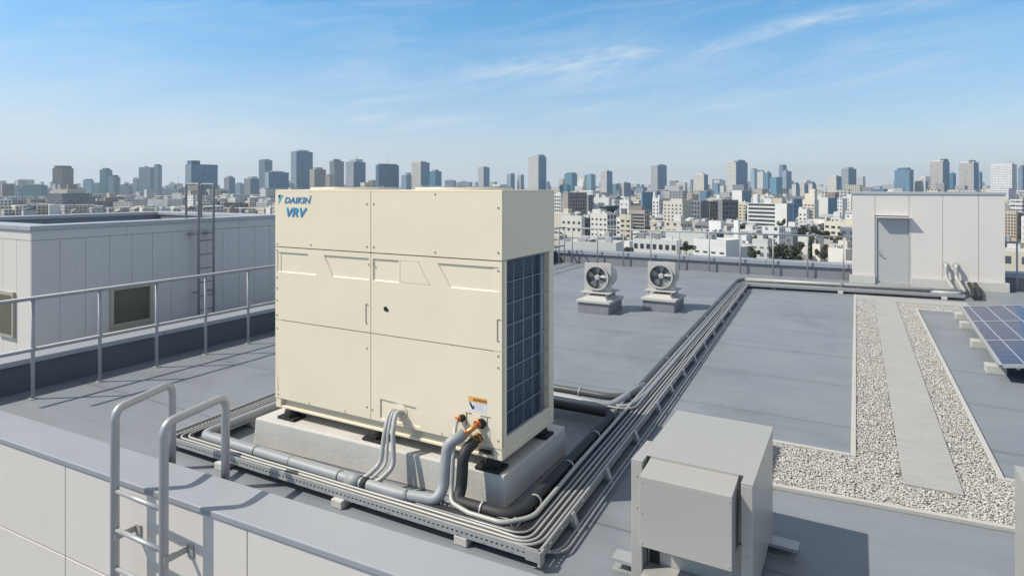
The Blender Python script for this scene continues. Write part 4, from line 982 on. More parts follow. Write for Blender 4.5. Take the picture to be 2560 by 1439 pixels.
k = MB(); k.tube([(.41, f0 + .02, .60), (.41, f0 - .015, .60), (.475, f0 - .015, .575)], .008, .012, n=10); k.cyl((.41, f0 + .02, .66), (.41, f0 + .012, .66), .012, n=12); k.box(.395, f0 + .0165, .58, .425, f0 + .0195, .625); k.build('handle', 'steelconduit', dr_)
MB().box(.342, f0 - .155, 1.338, .942, f0 - .0005, 1.353).build('canopy', 'panel', sh, .003)


# ------------------------------------------------------------------ annex beyond the left railing
an = thing('annex_building', 'long panelled annex with a sunken roof and a small window, beyond the left railing', 'building', -9.5, 5.2, -26)
q0, q1, w0, w1, zr = -11.2, -8.0, 3.48, 6.97, 1.50
k = MB(); k.box(q0, w0 + .012, -26, q1 - .012, w1, 1.22); k.build('wall', 'joint', an)
k = MB(); k.box(q1 - .27, w0 + .013, 1.221, q1 - .013, w1 - .001, 1.445); k.box(q0 + .001, w1 - .25, 1.221, q1 - .271, w1 - .001, 1.445); k.box(q0 + .001, w0 + .013, 1.221, q0 + .25, w1 - .251, 1.445); k.box(q0 + .251, w0 + .013, 1.221, q1 - .271, w0 + .25, 1.445)
k.build('parapet_wall', 'membrane', an)
MB().box(q0 + .251, w0 + .251, 1.2205, q1 - .272, w1 - .251, 1.24).build('roof', 'membrane', an)
k = MB(); cw = .29
k.box(q1 - cw, w0 - .02, 1.447, q1 + .02, w1 + .02, zr); k.box(q0 - .02, w1 - cw + .02, 1.447, q1 - cw - .002, w1 + .02, zr); k.box(q0 - .02, w0 - .02, 1.447, q0 + cw - .02, w1 - cw + .018, zr); k.box(q0 + cw - .018, w0 - .02, 1.447, q1 - cw - .002, w0 + cw - .02, zr)
k.build('coping', 'coping_dull', an, .005)
vs_ = [w0, 3.765, 4.035, 4.31, 4.575, 4.84, 5.10, 5.36, 5.61, 5.87, 6.14, 6.41, 6.69, w1]
for i, (x0, x1) in enumerate(zip(vs_[:-1], vs_[1:])):
    k = MB()
    for z0, z1 in ((-1.5, 1.333),):
        if 4.29 < x0 < 4.84: k.box(q1 - .011, x0 + .002, .70, q1, x1 - .002, z1); k.box(q1 - .011, x0 + .002, z0, q1, x1 - .002, .195)
        else: k.box(q1 - .011, x0 + .002, z0, q1, x1 - .002, z1)
    k.build('wall_panel', 'panel_grey', an)
for x0, x1 in zip((w0, 4.51, 6.14), (4.51, 6.14, w1)): MB().box(q1 - .011, x0 + .002, 1.338, q1 + .001, x1 - .002, 1.445).build('fascia_panel', 'panel_grey', an)
for i in range(10):
    x1 = q1 - .011 - .32 * i; k = MB(); k.box(x1 - .317, w0, -1.5, x1 - .003, w0 + .011, 1.333); k.build('wall_panel', 'panel', an)
MB().box(q0, w0 - .001, 1.338, q1 - .012, w0 + .011, 1.445).build('fascia_panel', 'panel', an)
wf = MB(); wf.box(q1 - .03, 4.312, .197, q1 + .025, 4.35, .698); wf.box(q1 - .03, 4.80, .197, q1 + .025, 4.838, .698); wf.box(q1 - .03, 4.351, .197, q1 + .025, 4.799, .245); wf.box(q1 - .03, 4.351, .66, q1 + .025, 4.799, .698); wf.box(q1 + .001, 4.30, .176, q1 + .04, 4.85, .196)
wfo = wf.build('window', 'winframe', an, .003); MB().box(q1 - .025, 4.351, .246, q1 - .005, 4.799, .659).build('pane', 'darkglass', wfo)
wf = MB(); wf.box(-8.72, w0 - .03, .22, -8.35, w0 - .0015, .74); wfo = wf.build('window', 'winframe', an, .003); MB().box(-8.68, w0 - .034, .26, -8.39, w0 - .031, .70).build('pane', 'darkglass', wfo)

wl = thing('wall_ladder', 'thin steel ladder with twin hoops on the annex wall', 'ladder', -7.9, 5.6, 0)
for vv in (5.40, 5.627):
    MB().tube([(-7.87, vv, -.9), (-7.87, vv, 1.975), (-8.145, vv, 1.975), (-8.145, vv, 1.50)], .0155, .04, n=12).build('side_rail', 'oldsteel', wl)
    MB().box(-7.995, vv - .085, 1.28, -7.86, vv - .02, 1.31).build('wall_bracket', 'steelconduit', wl)
    MB().box(-7.995, vv - .012, .48, -7.86, vv + .012, .50).build('wall_bracket', 'steelconduit', wl)
for i in range(11):
    z = 1.20 - .19 * i; MB().tube([(-7.87, 5.40, z), (-7.87, 5.627, z)], .009, n=8).build('rung', 'oldsteel', wl)

# ------------------------------------------------------------------ the city
ZG = -26.0
g_ = MB(); g_.add([(-9000, -300, ZG), (9000, -300, ZG), (9000, 9500, ZG), (-9000, 9500, ZG)], [(0, 1, 2, 3)])
go = g_.build('city_ground', mat('streets_and_yards', (.17, .17, .16), .9, var=.5, scale=.02)); tag(go, 'streets and yards between the city blocks', 'ground', kind='structure')

FAC = dict(
    glass=facade('curtain_wall', 'glass', bay=1.9, floor=3.5, wx=.86, wy=.78, rough=.5),
    grid=facade('window_grid', 'wall', (.07, .09, .12), 3.0, 3.1, .58, .5),
    fine=facade('fine_window_grid', 'wall', (.09, .12, .16), 2.6, 2.9, .56, .5),
    band=facade('ribbon_windows', 'wall', (.06, .07, .09), 4.0, 3.2, .93, .45),
    pier=facade('vertical_piers', 'wall', (.10, .14, .19), 2.6, 3.3, .56, .82),
    dense=facade('dark_lattice', 'wall', (.03, .04, .055), 2.1, 2.8, .62, .6, lite=.1),
    sparse=facade('sparse_windows', 'wall', (.06, .07, .08), 3.8, 3.1, .36, .42),
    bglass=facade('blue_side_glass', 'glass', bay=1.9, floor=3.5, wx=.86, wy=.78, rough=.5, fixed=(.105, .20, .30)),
    balc=facade('balcony_rows', 'wall', (.07, .08, .10), 5.2, 2.9, .86, .52),
    blank=facade('plain_render', 'wall', wx=-1))
MT['flat_roof'] = facade('flat_roof_coat', 'wall', wx=-1)
MT['pane'] = mat('city_window_pane', (.05, .06, .075), .2, var=.3, scale=.4)
MT['pane_light'] = mat('city_window_pane_pale', (.16, .17, .17), .3, var=.3, scale=.4)
ROOFS = [mat('roof_coat_' + n, c, .85, var=.15, scale=.25) for n, c in (('pale', (.50, .50, .48)), ('grey', (.32, .33, .34)), ('green', (.40, .46, .40)), ('dark', (.14, .15, .17)))]
NB = []                                                  # columns, top row and distance of every described block
placed = []                                              # footprints: x, y, radius


def solid(name, w, dp, h, z0=0.0):
    """Box with its near corner at the origin, front along -x, depth along +y; UV in metres on the walls. Slots: front, side, roof."""
    me = bpy.data.meshes.new(name)
    v = [(-w, 0, z0), (0, 0, z0), (0, dp, z0), (-w, dp, z0), (-w, 0, z0 + h), (0, 0, z0 + h), (0, dp, z0 + h), (-w, dp, z0 + h)]
    f = [(0, 1, 5, 4), (1, 2, 6, 5), (2, 3, 7, 6), (3, 0, 4, 7), (4, 5, 6, 7)]
    me.from_pydata(v, [], f); ul = me.uv_layers.new(name='UVMap')
    for p in me.polygons:
        L = (w, dp, w, dp, w)[p.index]
        for li, (a, b_) in zip(p.loop_indices, ((0, 0), (L, 0), (L, h), (0, h))): ul.data[li].uv = (a, b_)
        p.material_index = (0, 1, 0, 1, 2)[p.index]
    return me


def put(name, me, mats, col, parent=None, loc=(0, 0, 0)):
    o = bpy.data.objects.new(name, me); S.collection.objects.link(o)
    for m in mats: me.materials.append(m)
    o.color = (*col, 1)
    if parent: o.parent = parent
    o.location = loc; return o


def place(x0, xs, x1, D, delta):
    """Corner, turn, width and depth of a block whose left wall spans columns x0..xs and right wall xs..x1, near corner D away."""
    k0, ks, k1 = (x0 - CX) / F, (xs - CX) / F, (x1 - CX) / F
    r = math.atan(ks) + rad(delta); c, s = math.cos(r), math.sin(r); X = ks * D
    w = (X - k0 * D) / (c + k0 * s); dp = (k1 * D - X) / max(s - k1 * c, .05)
    return X, r, w, dp


def building(name, x0, xs, x1, yt, D, front, side, col, label, cat='building', roof=1, delta=38, extra=(), win=None, group=None, dmax=60):
    X, r, w, dp = place(x0, xs, x1, D, delta)
    if side == 'glass' and front != 'glass': side = 'bglass'
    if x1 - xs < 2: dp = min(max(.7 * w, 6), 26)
    dp = min(dp, max(dmax, 1.4 * w)); h = H - (yt - YH) / F * D - ZG
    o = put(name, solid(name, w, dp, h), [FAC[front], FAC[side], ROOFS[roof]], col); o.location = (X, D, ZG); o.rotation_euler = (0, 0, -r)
    tag(o, label, cat, group)
    cx_ = Vector((-w / 2, dp / 2, 0)); cx_.rotate(o.rotation_euler); placed.append((X + cx_.x, D + cx_.y, math.hypot(w, dp) / 2))
    NB.append((x0, x1, yt, D, min(48, .8 * (YH - F * (ZG - H) / D - yt))))
    z = h; extra = list(extra)
    if D < 700 and side != 'bglass':
        rs = random.Random(int(x0 * 7 + D)); extra.append(('rim', rs.uniform(.4, .9)))
        for _ in range(4 if D < 310 else 2):
            fa, ga = rs.uniform(.06, .8), rs.uniform(.1, .7); extra.append(('box', fa, fa + rs.uniform(.05, .16), ga, ga + rs.uniform(.1, .22), rs.uniform(.8, 2.2), rs.choice(((.60, .60, .59), (.40, .41, .42), (.25, .26, .28)))))
    if D > 1000:
        rs = random.Random(int(x0 * 5 + yt))
        if not any(e[0] == 'box' for e in extra): extra.append(('box', rs.uniform(.05, .4), rs.uniform(.55, .95), .2, .8, rs.uniform(2, 5), rs.choice((None, GRY, DGR))))
        if rs.random() < .45 and not any(e[0] == 'mast' for e in extra): extra.append(('mast', rs.uniform(.2, .8), .5, rs.uniform(8, 18)))
    seen_rim = False
    extra = [e for e in extra if e[0] != 'rim' or not (seen_rim or (seen_rim := True) is False)]
    for e in extra:
        if e[0] == 'box':                                # fractions along the front and the depth, height in metres
            _, fa, fb, ga, gb, hh, ec = e
            me = solid('roof_box', w * (fb - fa), dp * (gb - ga), hh, 0); c = put('roof_box', me, [FAC['blank'], FAC['blank'], ROOFS[roof]], ec or col, o, (-w * (1 - fb), dp * ga, z))
        elif e[0] == 'mast':
            q = MB(); q.cyl((0, 0, 0), (0, 0, e[3]), e[3] * .012 + .15, e[3] * .006 + .06, n=6); c = q.build('antenna', 'steelconduit'); c.parent = o; c.location = (-w * (1 - e[1]), dp * e[2], z)
        elif e[0] == 'rim':
            q = MB(); t_ = .3
            q.box(-w, 0, 0, 0, t_, e[1]); q.box(-w, dp - t_, 0, 0, dp, e[1]); q.box(-w, t_, 0, -w + t_, dp - t_, e[1]); q.box(-t_, t_, 0, 0, dp - t_, e[1])
            me = q.build('roof_parapet', FAC['blank']); me.color = (*col, 1); me.parent = o; me.location = (0, 0, z)
    if win:
        nx, nz, fx, fz, z0f, z1f, pale = win
        pw, ph = w / nx * fx, h * (z1f - z0f) / nz * fz
        q = MB(); q.box(-pw / 2, -.10, -ph / 2, pw / 2, .05, ph / 2)
        pm = q.build('window', 'pane_light' if pale else 'pane'); first = True
        for i in range(nx):
            for j in range(nz):
                c = pm if first else pm.copy()
                if not first: S.collection.objects.link(c)
                first = False; c.parent = o; c.location = (-w + w * (i + .5) / nx, 0, h * (z0f + (z1f - z0f) * (j + .5) / nz))
    return o


WHT, CRM, BEI, GRY, DGR, BRN = (.62, .62, .60), (.60, .56, .48), (.50, .46, .39), (.36, .37, .39), (.13, .14, .155), (.27, .22, .20)
BLU, TEA, PBL, NAV, STE = (.13, .22, .32), (.10, .21, .25), (.25, .34, .42), (.07, .13, .21), (.20, .25, .31)
bx = lambda a, b_, h, c=None, g0=.2, g1=.8: ('box', a, b_, g0, g1, h, c)
ms = lambda a, h: ('mast', a, .5, h)
T = building
ot, at_, ob, ab = 'office_tower', 'apartment_tower', 'office_block', 'apartment_block'
# --- skyline, left of the cream unit
T(ob, 20, 46, 58, 468, 1700, 'glass', 'blank', PBL, 'low pale domed-looking block at the far left end of the skyline', extra=[bx(.2, .7, 5)])
T(ob, 57, 104, 118, 464, 1650, 'glass', 'glass', TEA, 'wide low teal glass block left of the brown tower', extra=[bx(.05, .9, 2, NAV)])
T(at_, 131, 157, 184, 420, 1500, 'pier', 'pier', BRN, 'brown tower with a flared cap on the left skyline', 'tower', 3, extra=[bx(.15, .85, 6, BRN, .15, .85), bx(.08, .92, 6, DGR, .1, .9), bx(.3, .7, 2)])
T(ot, 207, 228, 235, 450, 2100, 'glass', 'glass', PBL, 'short teal box tower right after the brown tower', 'tower')
T(ob, 234, 246, 253, 458, 2200, 'glass', 'glass', STE, 'short slim grey blue block squeezed beside the teal box tower', 'tower')
T(ot, 249, 264, 281, 424, 1900, 'glass', 'glass', TEA, 'rounded grey teal tower behind a stepped pale one on the left skyline', 'tower', extra=[bx(.2, .8, 5)])
T(at_, 270, 284, 299, 442, 1700, 'pier', 'pier', PBL, 'pale tower with a dark sloped cap in front of the rounded teal one', 'tower', 3, extra=[bx(.4, 1, 5, DGR)])
T(ob, 301, 322, 331, 463, 2000, 'fine', 'fine', STE, 'low dark slate block between two left skyline towers')
T(ot, 332, 342, 348, 446, 2600, 'glass', 'glass', STE, 'narrow slate block peeping left of the ribbed twin slab', 'tower')
T(ot, 347, 376, 387, 418, 1750, 'pier', 'pier', PBL, 'wide ribbed pale blue slab of a joined pair', 'tower')
T(ot, 385, 395, 405, 413, 1720, 'glass', 'glass', STE, 'darker glass half at the right of the ribbed pair', 'tower', extra=[bx(.1, .9, 3, DGR)])
T(ob, 405, 448, 459, 471, 1900, 'fine', 'blank', STE, 'long low blue grey block left of the big dark gridded slab', extra=[bx(.3, .65, 12, PBL), ms(.83, 44)])
T(ot, 463, 478, 551, 410, 1350, 'grid', 'glass', (.20, .27, .34), 'big dark blue gridded slab behind the twin ladder hoops', 'tower', 3, delta=62, extra=[bx(.1, .9, 8, NAV, .05, .35)])
T(at_, 560, 573, 588, 444, 1800, 'pier', 'glass', GRY, 'slim grey tower with a notched top right of the big gridded slab', 'tower', extra=[bx(.3, .8, 5)])
T(ob, 586, 600, 609, 459, 2000, 'glass', 'glass', PBL, 'plain pale blue block hugging the slim notched tower', 'tower')
T(at_, 610, 626, 648, 446, 1500, 'balc', 'glass', (.46, .47, .48), 'white balconied tower with a blue right side', 'tower', extra=[bx(.3, 1, 5)])
T(ot, 647, 662, 681, 400, 2000, 'pier', 'glass', STE, 'tall narrow ribbed tower behind the blue slab left of the unit', 'tower', extra=[bx(.1, .9, 3)])
T(ot, 662, 672, 722, 430, 1400, 'blank', 'glass', PBL, 'smooth light blue glass slab touching the unit corner', 'tower', delta=55)
# lower blocks below them
T(ab, 118, 156, 231, 483, 900, 'balc', 'balc', (.22, .24, .26), 'long dark grey balcony block below the brown tower', roof=1, delta=52, extra=[bx(.1, .9, 6, BEI)], dmax=90)
T(ob, 233, 276, 283, 502, 830, 'dense', 'blank', DGR, 'low near-black striped block right of the long balcony block')
T(ob, 283, 326, 330, 505, 850, 'sparse', 'blank', WHT, 'low white block with few windows left of the blank shed', extra=[bx(.3, .6, 3)])
T(ob, 332, 364, 368, 497, 900, 'fine', 'blank', GRY, 'grey office block beside the blank white shed', extra=[bx(.3, .8, 4, WHT)])
T(ob, 369, 418, 421, 498, 800, 'blank', 'blank', (.56, .55, .57), 'blank pale windowless shed on the left skyline')
T(ob, 421, 456, 461, 497, 860, 'blank', 'blank', (.30, .33, .38), 'plain blue grey block with a stepped white top', extra=[bx(.2, .9, 8, WHT)])
T(ob, 0, 48, 57, 500, 950, 'dense', 'dense', STE, 'long low slate block at the very left edge')
T(ob, 91, 112, 119, 496, 1000, 'band', 'blank', WHT, 'small white banded block left of the long balcony block', extra=[bx(.2, .8, 4)])
T(ob, 561, 600, 607, 508, 820, 'dense', 'blank', DGR, 'low dark block with a pale rim right of the ladder hoops', extra=[('rim', 1.2)])
T(ab, 640, 668, 684, 505, 830, 'fine', 'blank', WHT, 'low white block with a stepped roof beside the unit corner', extra=[bx(.1, .5, 4), bx(.6, .9, 2.5)])
# --- skyline above the cream unit
T(ot, 727, 741, 782, 378, 1700, 'fine', 'glass', (.22, .30, .38), 'tallest dark blue glass tower above the unit lettering', 'tower', 3, delta=52, extra=[ms(.15, 12), ms(.5, 14), ms(.85, 12)])
T(at_, 774, 786, 815, 423, 1250, 'fine', 'pier', (.40, .36, .33), 'beige ribbed tower with a peaked top beside the tallest blue one', 'tower', delta=52, extra=[bx(.2, .8, 4)])
T(at_, 813, 824, 834, 438, 1240, 'fine', 'fine', (.40, .37, .35), 'lower beige shoulder tower joined to the peaked beige one', 'tower')
T(ot, 824, 836, 860, 402, 1700, 'pier', 'pier', (.26, .28, .30), 'dark grey round-cornered tower behind the beige pair', 'tower', 3, extra=[bx(.3, .7, 5, DGR), ms(.5, 16)])
T(at_, 864, 884, 914, 404, 1500, 'pier', 'glass', (.50, .50, .52), 'white and blue tower topped with two masts', 'tower', extra=[bx(.1, .45, 5), bx(.55, .95, 7), ms(.45, 20), ms(.7, 24)])
T(ot, 939, 946, 1002, 412, 1500, 'glass', 'glass', (.09, .17, .25), 'broad navy glass block with a single mast', 'tower', 3, delta=56, extra=[bx(.0, 1, 3, NAV, .1, .9), ms(.5, 22)])
T(ob, 1003, 1016, 1030, 437, 2200, 'fine', 'glass', PBL, 'small stepped pale tower right of the navy glass block', 'tower', extra=[bx(.5, 1, 8)])
T(at_, 1029, 1052, 1074, 405, 1500, 'fine', 'glass', (.60, .57, .53), 'cream tower with a blue shaded side above the fan outlets', 'tower', extra=[bx(.2, .8, 3)])
T(ot, 1070, 1088, 1104, 428, 1700, 'glass', 'glass', (.07, .20, .30), 'short vivid blue glass tower beside the cream one', 'tower', 3)
T(ob, 1112, 1134, 1140, 451, 2300, 'band', 'blank', STE, 'tiny low slate block behind the middle of the fan outlets')
T(ob, 1145, 1174, 1180, 455, 2300, 'blank', 'blank', STE, 'flat distant slate roof right of the tiny slate block')
T(at_, 1195, 1209, 1224, 418, 2000, 'fine', 'glass', (.50, .49, .48), 'lone slim two-tone tower above the right fan outlet', 'tower', extra=[bx(.3, .8, 3)])
T(at_, 1267, 1277, 1287, 435, 2600, 'fine', 'glass', PBL, 'left of two faint far towers by the tall white gridded one', 'tower', extra=[bx(.5, 1, 5)])
T(at_, 1293, 1302, 1310, 437, 2600, 'fine', 'glass', (.40, .44, .5), 'right of two faint far towers by the tall white gridded one', 'tower', extra=[bx(.1, .9, 2)])
T(at_, 1321, 1346, 1366, 391, 1500, 'fine', 'glass', (.58, .56, .54), 'tall white gridded tower with a blue side at the unit corner', 'tower', extra=[bx(.0, .3, 2), bx(.75, 1, 5, STE)])
T(ob, 1366, 1370, 1375, 455, 2600, 'glass', 'glass', STE, 'sliver of a slate tower right of the tall gridded one', 'tower')
# --- skyline right of the unit
T(ot, 1399, 1418, 1427, 462, 1500, 'glass', 'glass', (.06, .17, .22), 'squat dark teal glass block by the unit right edge', 'tower', 3)
T(ot, 1411, 1430, 1443, 434, 1700, 'glass', 'glass', (.09, .22, .28), 'teal glass tower behind the squat teal block', 'tower', 3, extra=[bx(.1, .95, 3, NAV)])
T(at_, 1437, 1456, 1467, 465, 1350, 'fine', 'fine', WHT, 'white terraced stepped tower in front of the teal glass one', 'tower', extra=[bx(.2, 1, 10, None, .2, .8), bx(.4, 1, 16, None, .3, .7)])
T(at_, 1446, 1462, 1466, 438, 1900, 'fine', 'glass', (.60, .60, .60), 'small white tower with a peaked cap left of a grey blue one', 'tower', extra=[bx(.3, .7, 3)])
T(ot, 1465, 1478, 1489, 436, 1800, 'glass', 'glass', (.20, .31, .38), 'grey blue glass tower beside the small white peaked one', 'tower', extra=[bx(.2, .8, 2)])
T(at_, 1501, 1517, 1531, 428, 1500, 'fine', 'glass', (.54, .52, .52), 'pale tower with slate right side, alone right of the teal group', 'tower', extra=[bx(.2, .8, 3)])
T(ot, 1530, 1540, 1547, 460, 1700, 'glass', 'glass', TEA, 'low dark teal block snug against the lone pale tower', 'tower')
T(at_, 1546, 1560, 1577, 457, 1500, 'fine', 'glass', (.48, .46, .46), 'short pale tower with a blue side above the dark bowl roof', 'tower', extra=[bx(.2, .8, 2)])
T(ob, 1590, 1608, 1618, 470, 1600, 'glass', 'blank', STE, 'low slate block with rooftop frames between two towers', extra=[bx(.1, .9, 3, TEA), bx(.6, .7, 9)])
T(at_, 1627, 1644, 1667, 413, 1600, 'pier', 'glass', (.46, .46, .46), 'tall pale tower with a broad teal blue side right of the fans', 'tower', extra=[bx(.4, 1, 3)])
T(ob, 1725, 1730, 1734, 450, 2000, 'glass', 'glass', STE, 'thin slate tower left of the cream chamfered one', 'tower')
T(at_, 1733, 1760, 1770, 436, 1500, 'fine', 'glass', (.58, .54, .48), 'cream chamfered tower with a narrow slate side', 'tower', extra=[bx(.2, .8, 3)])
T(ot, 1781, 1795, 1800, 460, 1700, 'glass', 'glass', BLU, 'small plain blue box block between cream chamfered and tall cream towers', 'tower')
T(at_, 1816, 1840, 1869, 405, 1400, 'fine', 'glass', (.57, .55, .50), 'tallest cream tower on the right skyline with a flat blue side', 'tower', extra=[bx(.1, .5, 3), bx(.9, 1, 5, STE)])
T(ot, 1876, 1886, 1895, 424, 2300, 'glass', 'glass', PBL, 'faint slim tower just right of the tallest cream tower', 'tower')
T(at_, 1893, 1908, 1912, 429, 1800, 'fine', 'glass', (.60, .59, .57), 'slim white tower with two roof tanks in the blue cluster', 'tower', extra=[bx(.05, .35, 4, DGR), bx(.6, .9, 4, DGR)])
T(ot, 1910, 1920, 1929, 432, 1750, 'glass', 'glass', (.09, .19, .29), 'blue slab squeezed behind the slim white tower', 'tower')
T(ot, 1925, 1941, 1956, 446, 1500, 'glass', 'glass', (.10, .24, .34), 'bright blue framed block at the front of the blue cluster', 'tower', extra=[('rim', 2.0)])
T(ot, 1947, 1957, 1967, 414, 1900, 'glass', 'glass', (.14, .20, .28), 'dark-capped slate tower at the back of the blue cluster', 'tower', 3, extra=[bx(.05, .95, 3, DGR), ms(.2, 14)])
T(ot, 1955, 1966, 1979, 428, 1800, 'fine', 'glass', (.24, .33, .42), 'pale-edged blue tower ending the blue cluster', 'tower')
T(at_, 1980, 1990, 1999, 461, 1300, 'fine', 'glass', (.58, .56, .54), 'first of three small two-tone towers past the blue cluster', 'tower', extra=[bx(.4, .9, 4, DGR)])
T(at_, 2000, 2011, 2021, 462, 1500, 'fine', 'glass', (.56, .54, .50), 'second of three small two-tone towers past the blue cluster', 'tower')
T(at_, 2021, 2031, 2041, 459, 1600, 'fine', 'glass', (.60, .60, .60), 'third of three small two-tone towers past the blue cluster', 'tower')
T(at_, 2068, 2091, 2104, 441, 1200, 'fine', 'glass', (.58, .55, .49), 'stout cream tower left of the slate one by the stair house', 'tower', extra=[bx(.2, .8, 2)])
T(at_, 2103, 2121, 2141, 422, 1400, 'pier', 'glass', (.33, .35, .38), 'grey tower with a blue side rising at the stair house corner', 'tower', 3, extra=[bx(.2, .8, 4)])
T(ob, 2178, 2210, 2220, 472, 1800, 'blank', 'blank', NAV, 'flat dark roof peeping over the stair house')
T(ot, 2236, 2274, 2284, 424, 1500, 'glass', 'glass', (.10, .19, .28), 'blue glass tower with a dark cap over the stair house', 'tower', 3, extra=[bx(.15, .85, 5, NAV)])
T(ob, 2287, 2314, 2320, 453, 1500, 'fine', 'glass', (.55, .55, .55), 'low white block between the blue tower and the twin beige towers', 'tower', extra=[bx(.1, .9, 5), bx(.45, .95, 12)])
T(at_, 2325, 2357, 2374, 403, 1300, 'pier', 'glass', (.52, .46, .42), 'left of twin beige piered towers over the stair house', 'tower', extra=[bx(.0, .95, 2, WHT), bx(.7, 1, 5, DGR)])
T(ot, 2373, 2383, 2390, 433, 1500, 'glass', 'glass', (.05, .16, .25), 'dark blue block tucked between the twin beige towers', 'tower')
T(at_, 2398, 2434, 2447, 406, 1320, 'pier', 'glass', (.53, .48, .45), 'right of twin beige piered towers over the stair house', 'tower', extra=[bx(.0, .95, 2, WHT), bx(.6, .85, 5, DGR)])
T(ot, 2446, 2451, 2456, 432, 1600, 'glass', 'glass', (.08, .18, .27), 'narrow dark blue block right of the twin beige towers', 'tower')
T(at_, 2466, 2522, 2540, 470, 820, 'fine', 'fine', (.60, .60, .60), 'pale podium block beneath the big white gridded slab', 'tower')
T(at_, 2476, 2530, 2542, 411, 1050, 'fine', 'pier', (.63, .62, .62), 'big white gridded slab at the right edge with roof masts', 'tower', extra=[bx(.0, .95, 1.5), ms(.8, 14), ms(.95, 12)])
T(ot, 2545, 2556, 2575, 418, 1200, 'glass', 'glass', (.16, .22, .29), 'slate glass tower cut by the right edge', 'tower', 3)
# --- mid-rise blocks beyond the far railing
T(ab, 1386, 1402, 1410, 486, 520, 'blank', 'blank', WHT, 'white block with dark window rows hidden by the unit edge', win=(3, 7, .6, .5, .1, .97, 0), extra=[bx(.2, .8, 2)])
T(ob, 1408, 1420, 1467, 484, 470, 'blank', 'dense', (.30, .26, .245), 'dark brown gridded block with one cream edge', roof=3, delta=60, extra=[bx(0, 1, 1.2, CRM, 0, .12)])
T(ob, 1467, 1471, 1486, 490, 560, 'blank', 'dense', (.22, .24, .27), 'dark slate block right of the brown gridded one', roof=3, delta=60)
T(ob, 1484, 1522, 1530, 497, 470, 'blank', 'blank', (.58, .59, .60), 'white block with a wide grey opening behind the bowl roof', win=(1, 1, .42, .5, .55, .95, 1), extra=[bx(.1, .3, 4), bx(.5, .7, 3)])
T(ab, 1549, 1572, 1577, 503, 420, 'sparse', 'blank', WHT, 'white block with a grey louvred penthouse behind the brown banded one', extra=[bx(.6, 1, 2.5, GRY)])
T(ob, 1602, 1606, 1651, 480, 640, 'blank', 'glass', (.13, .23, .33), 'broad plain blue glass block below the tall teal-sided tower', delta=62)
T(ab, 1631, 1648, 1656, 497, 480, 'blank', 'dense', (.64, .65, .66), 'narrow white block with two pale pillars and dark middle', win=(2, 6, .4, .5, .1, .92, 0), extra=[bx(0, .25, 5), bx(.7, .95, 3)])
T(ab, 1658, 1706, 1727, 506, 420, 'blank', 'blank', (.56, .53, .48), 'beige block with small square windows left of the dark pair', win=(5, 6, .35, .42, .15, .95, 0), extra=[bx(.3, .9, 2.5)])
T(ab, 1727, 1752, 1773, 505, 400, 'dense', 'blank', (.20, .215, .24), 'dark windowed block stepping into a white end wall', roof=1, delta=24, win=None, extra=[bx(.0, .9, 1)])
T(ob, 1769, 1774, 1798, 505, 430, 'blank', 'dense', (.24, .22, .21), 'dark brown balcony block between white end wall and black lattice', delta=60)
T(ob, 1795, 1806, 1846, 503, 390, 'blank', 'dense', (.20, .20, .21), 'black lattice office block left of the white banded one', roof=3, delta=60, extra=[('rim', .8)])
T(ab, 1846, 1866, 1872, 507, 410, 'blank', 'blank', (.60, .54, .42), 'narrow yellowish block with paired windows beside the black lattice', win=(2, 6, .55, .45, .3, .96, 1))
wb = T(ob, 1868, 1967, 1983, 509, 345, 'blank', 'glass', (.64, .64, .62), 'white office block with seven dark ribbon windows', delta=32, extra=[bx(.1, .22, 5, WHT, .3, .7), bx(.4, .6, 2.5, WHT), bx(.62, .85, 3, BEI)])
for j in range(7):
    ww = wb.dimensions.x; hh = wb.dimensions.z
    q = MB(); q.box(-ww * .965, -.14, hh * (.955 - .115 * j) - .62, -ww * .29, .05, hh * (.955 - .115 * j) + .5); c = q.build('window', 'pane'); c.parent = wb
T(ob, 1980, 1984, 2006, 497, 420, 'blank', 'glass', (.10, .18, .28), 'dark blue glass slice right of the white banded block', delta=60)
T(ob, 1749, 1766, 1776, 478, 900, 'glass', 'blank', (.10, .18, .27), 'small navy block with a white right edge above the dark pair')
T(ob, 1830, 1855, 1879, 476, 800, 'blank', 'glass', (.60, .60, .59), 'white block with a plain blue side above the white banded one', delta=46)
T(ab, 2001, 2036, 2047, 502, 420, 'blank', 'blank', (.62, .58, .50), 'cream block with gridded lower windows left of the blue-sided white one', win=(4, 5, .62, .5, .35, .9, 1), extra=[bx(.25, .6, 5), bx(.6, .95, 8)])
T(ab, 2047, 2070, 2093, 494, 470, 'blank', 'glass', (.58, .57, .56), 'plain white block with a dark blue windowed side', delta=44)
T(ab, 2092, 2106, 2118, 497, 520, 'fine', 'blank', (.62, .62, .62), 'thin white block left of the stair house')
T(ab, 2108, 2128, 2150, 494, 600, 'sparse', 'blank', (.60, .59, .56), 'stacked white block half hidden by the stair house', extra=[bx(.2, .8, 3)])
T(ab, 2060, 2140, 2160, 561, 300, 'blank', 'blank', (.58, .54, .45), 'cream terraced housing block meeting the stair house', win=(5, 3, .6, .42, .15, .95, 0), extra=[bx(.4, .9, 2)])
T(ab, 1996, 2017, 2024, 526, 400, 'blank', 'blank', WHT, 'small white stepped block below the cream gridded one', win=(2, 4, .4, .4, .1, .9, 0), extra=[bx(.0, .4, 2)])
T(ob, 2526, 2556, 2580, 500, 480, 'band', 'band', (.58, .58, .58), 'white and black striped block at the right edge')
T(ab, 2512, 2541, 2545, 532, 330, 'blank', 'blank', (.42, .36, .30), 'tan brown block with window rows right of the stair house', win=(4, 8, .5, .5, .1, .97, 0))
T(ob, 2541, 2546, 2556, 535, 340, 'blank', 'dense', (.08, .08, .09), 'black narrow facade at the right frame edge', delta=60)
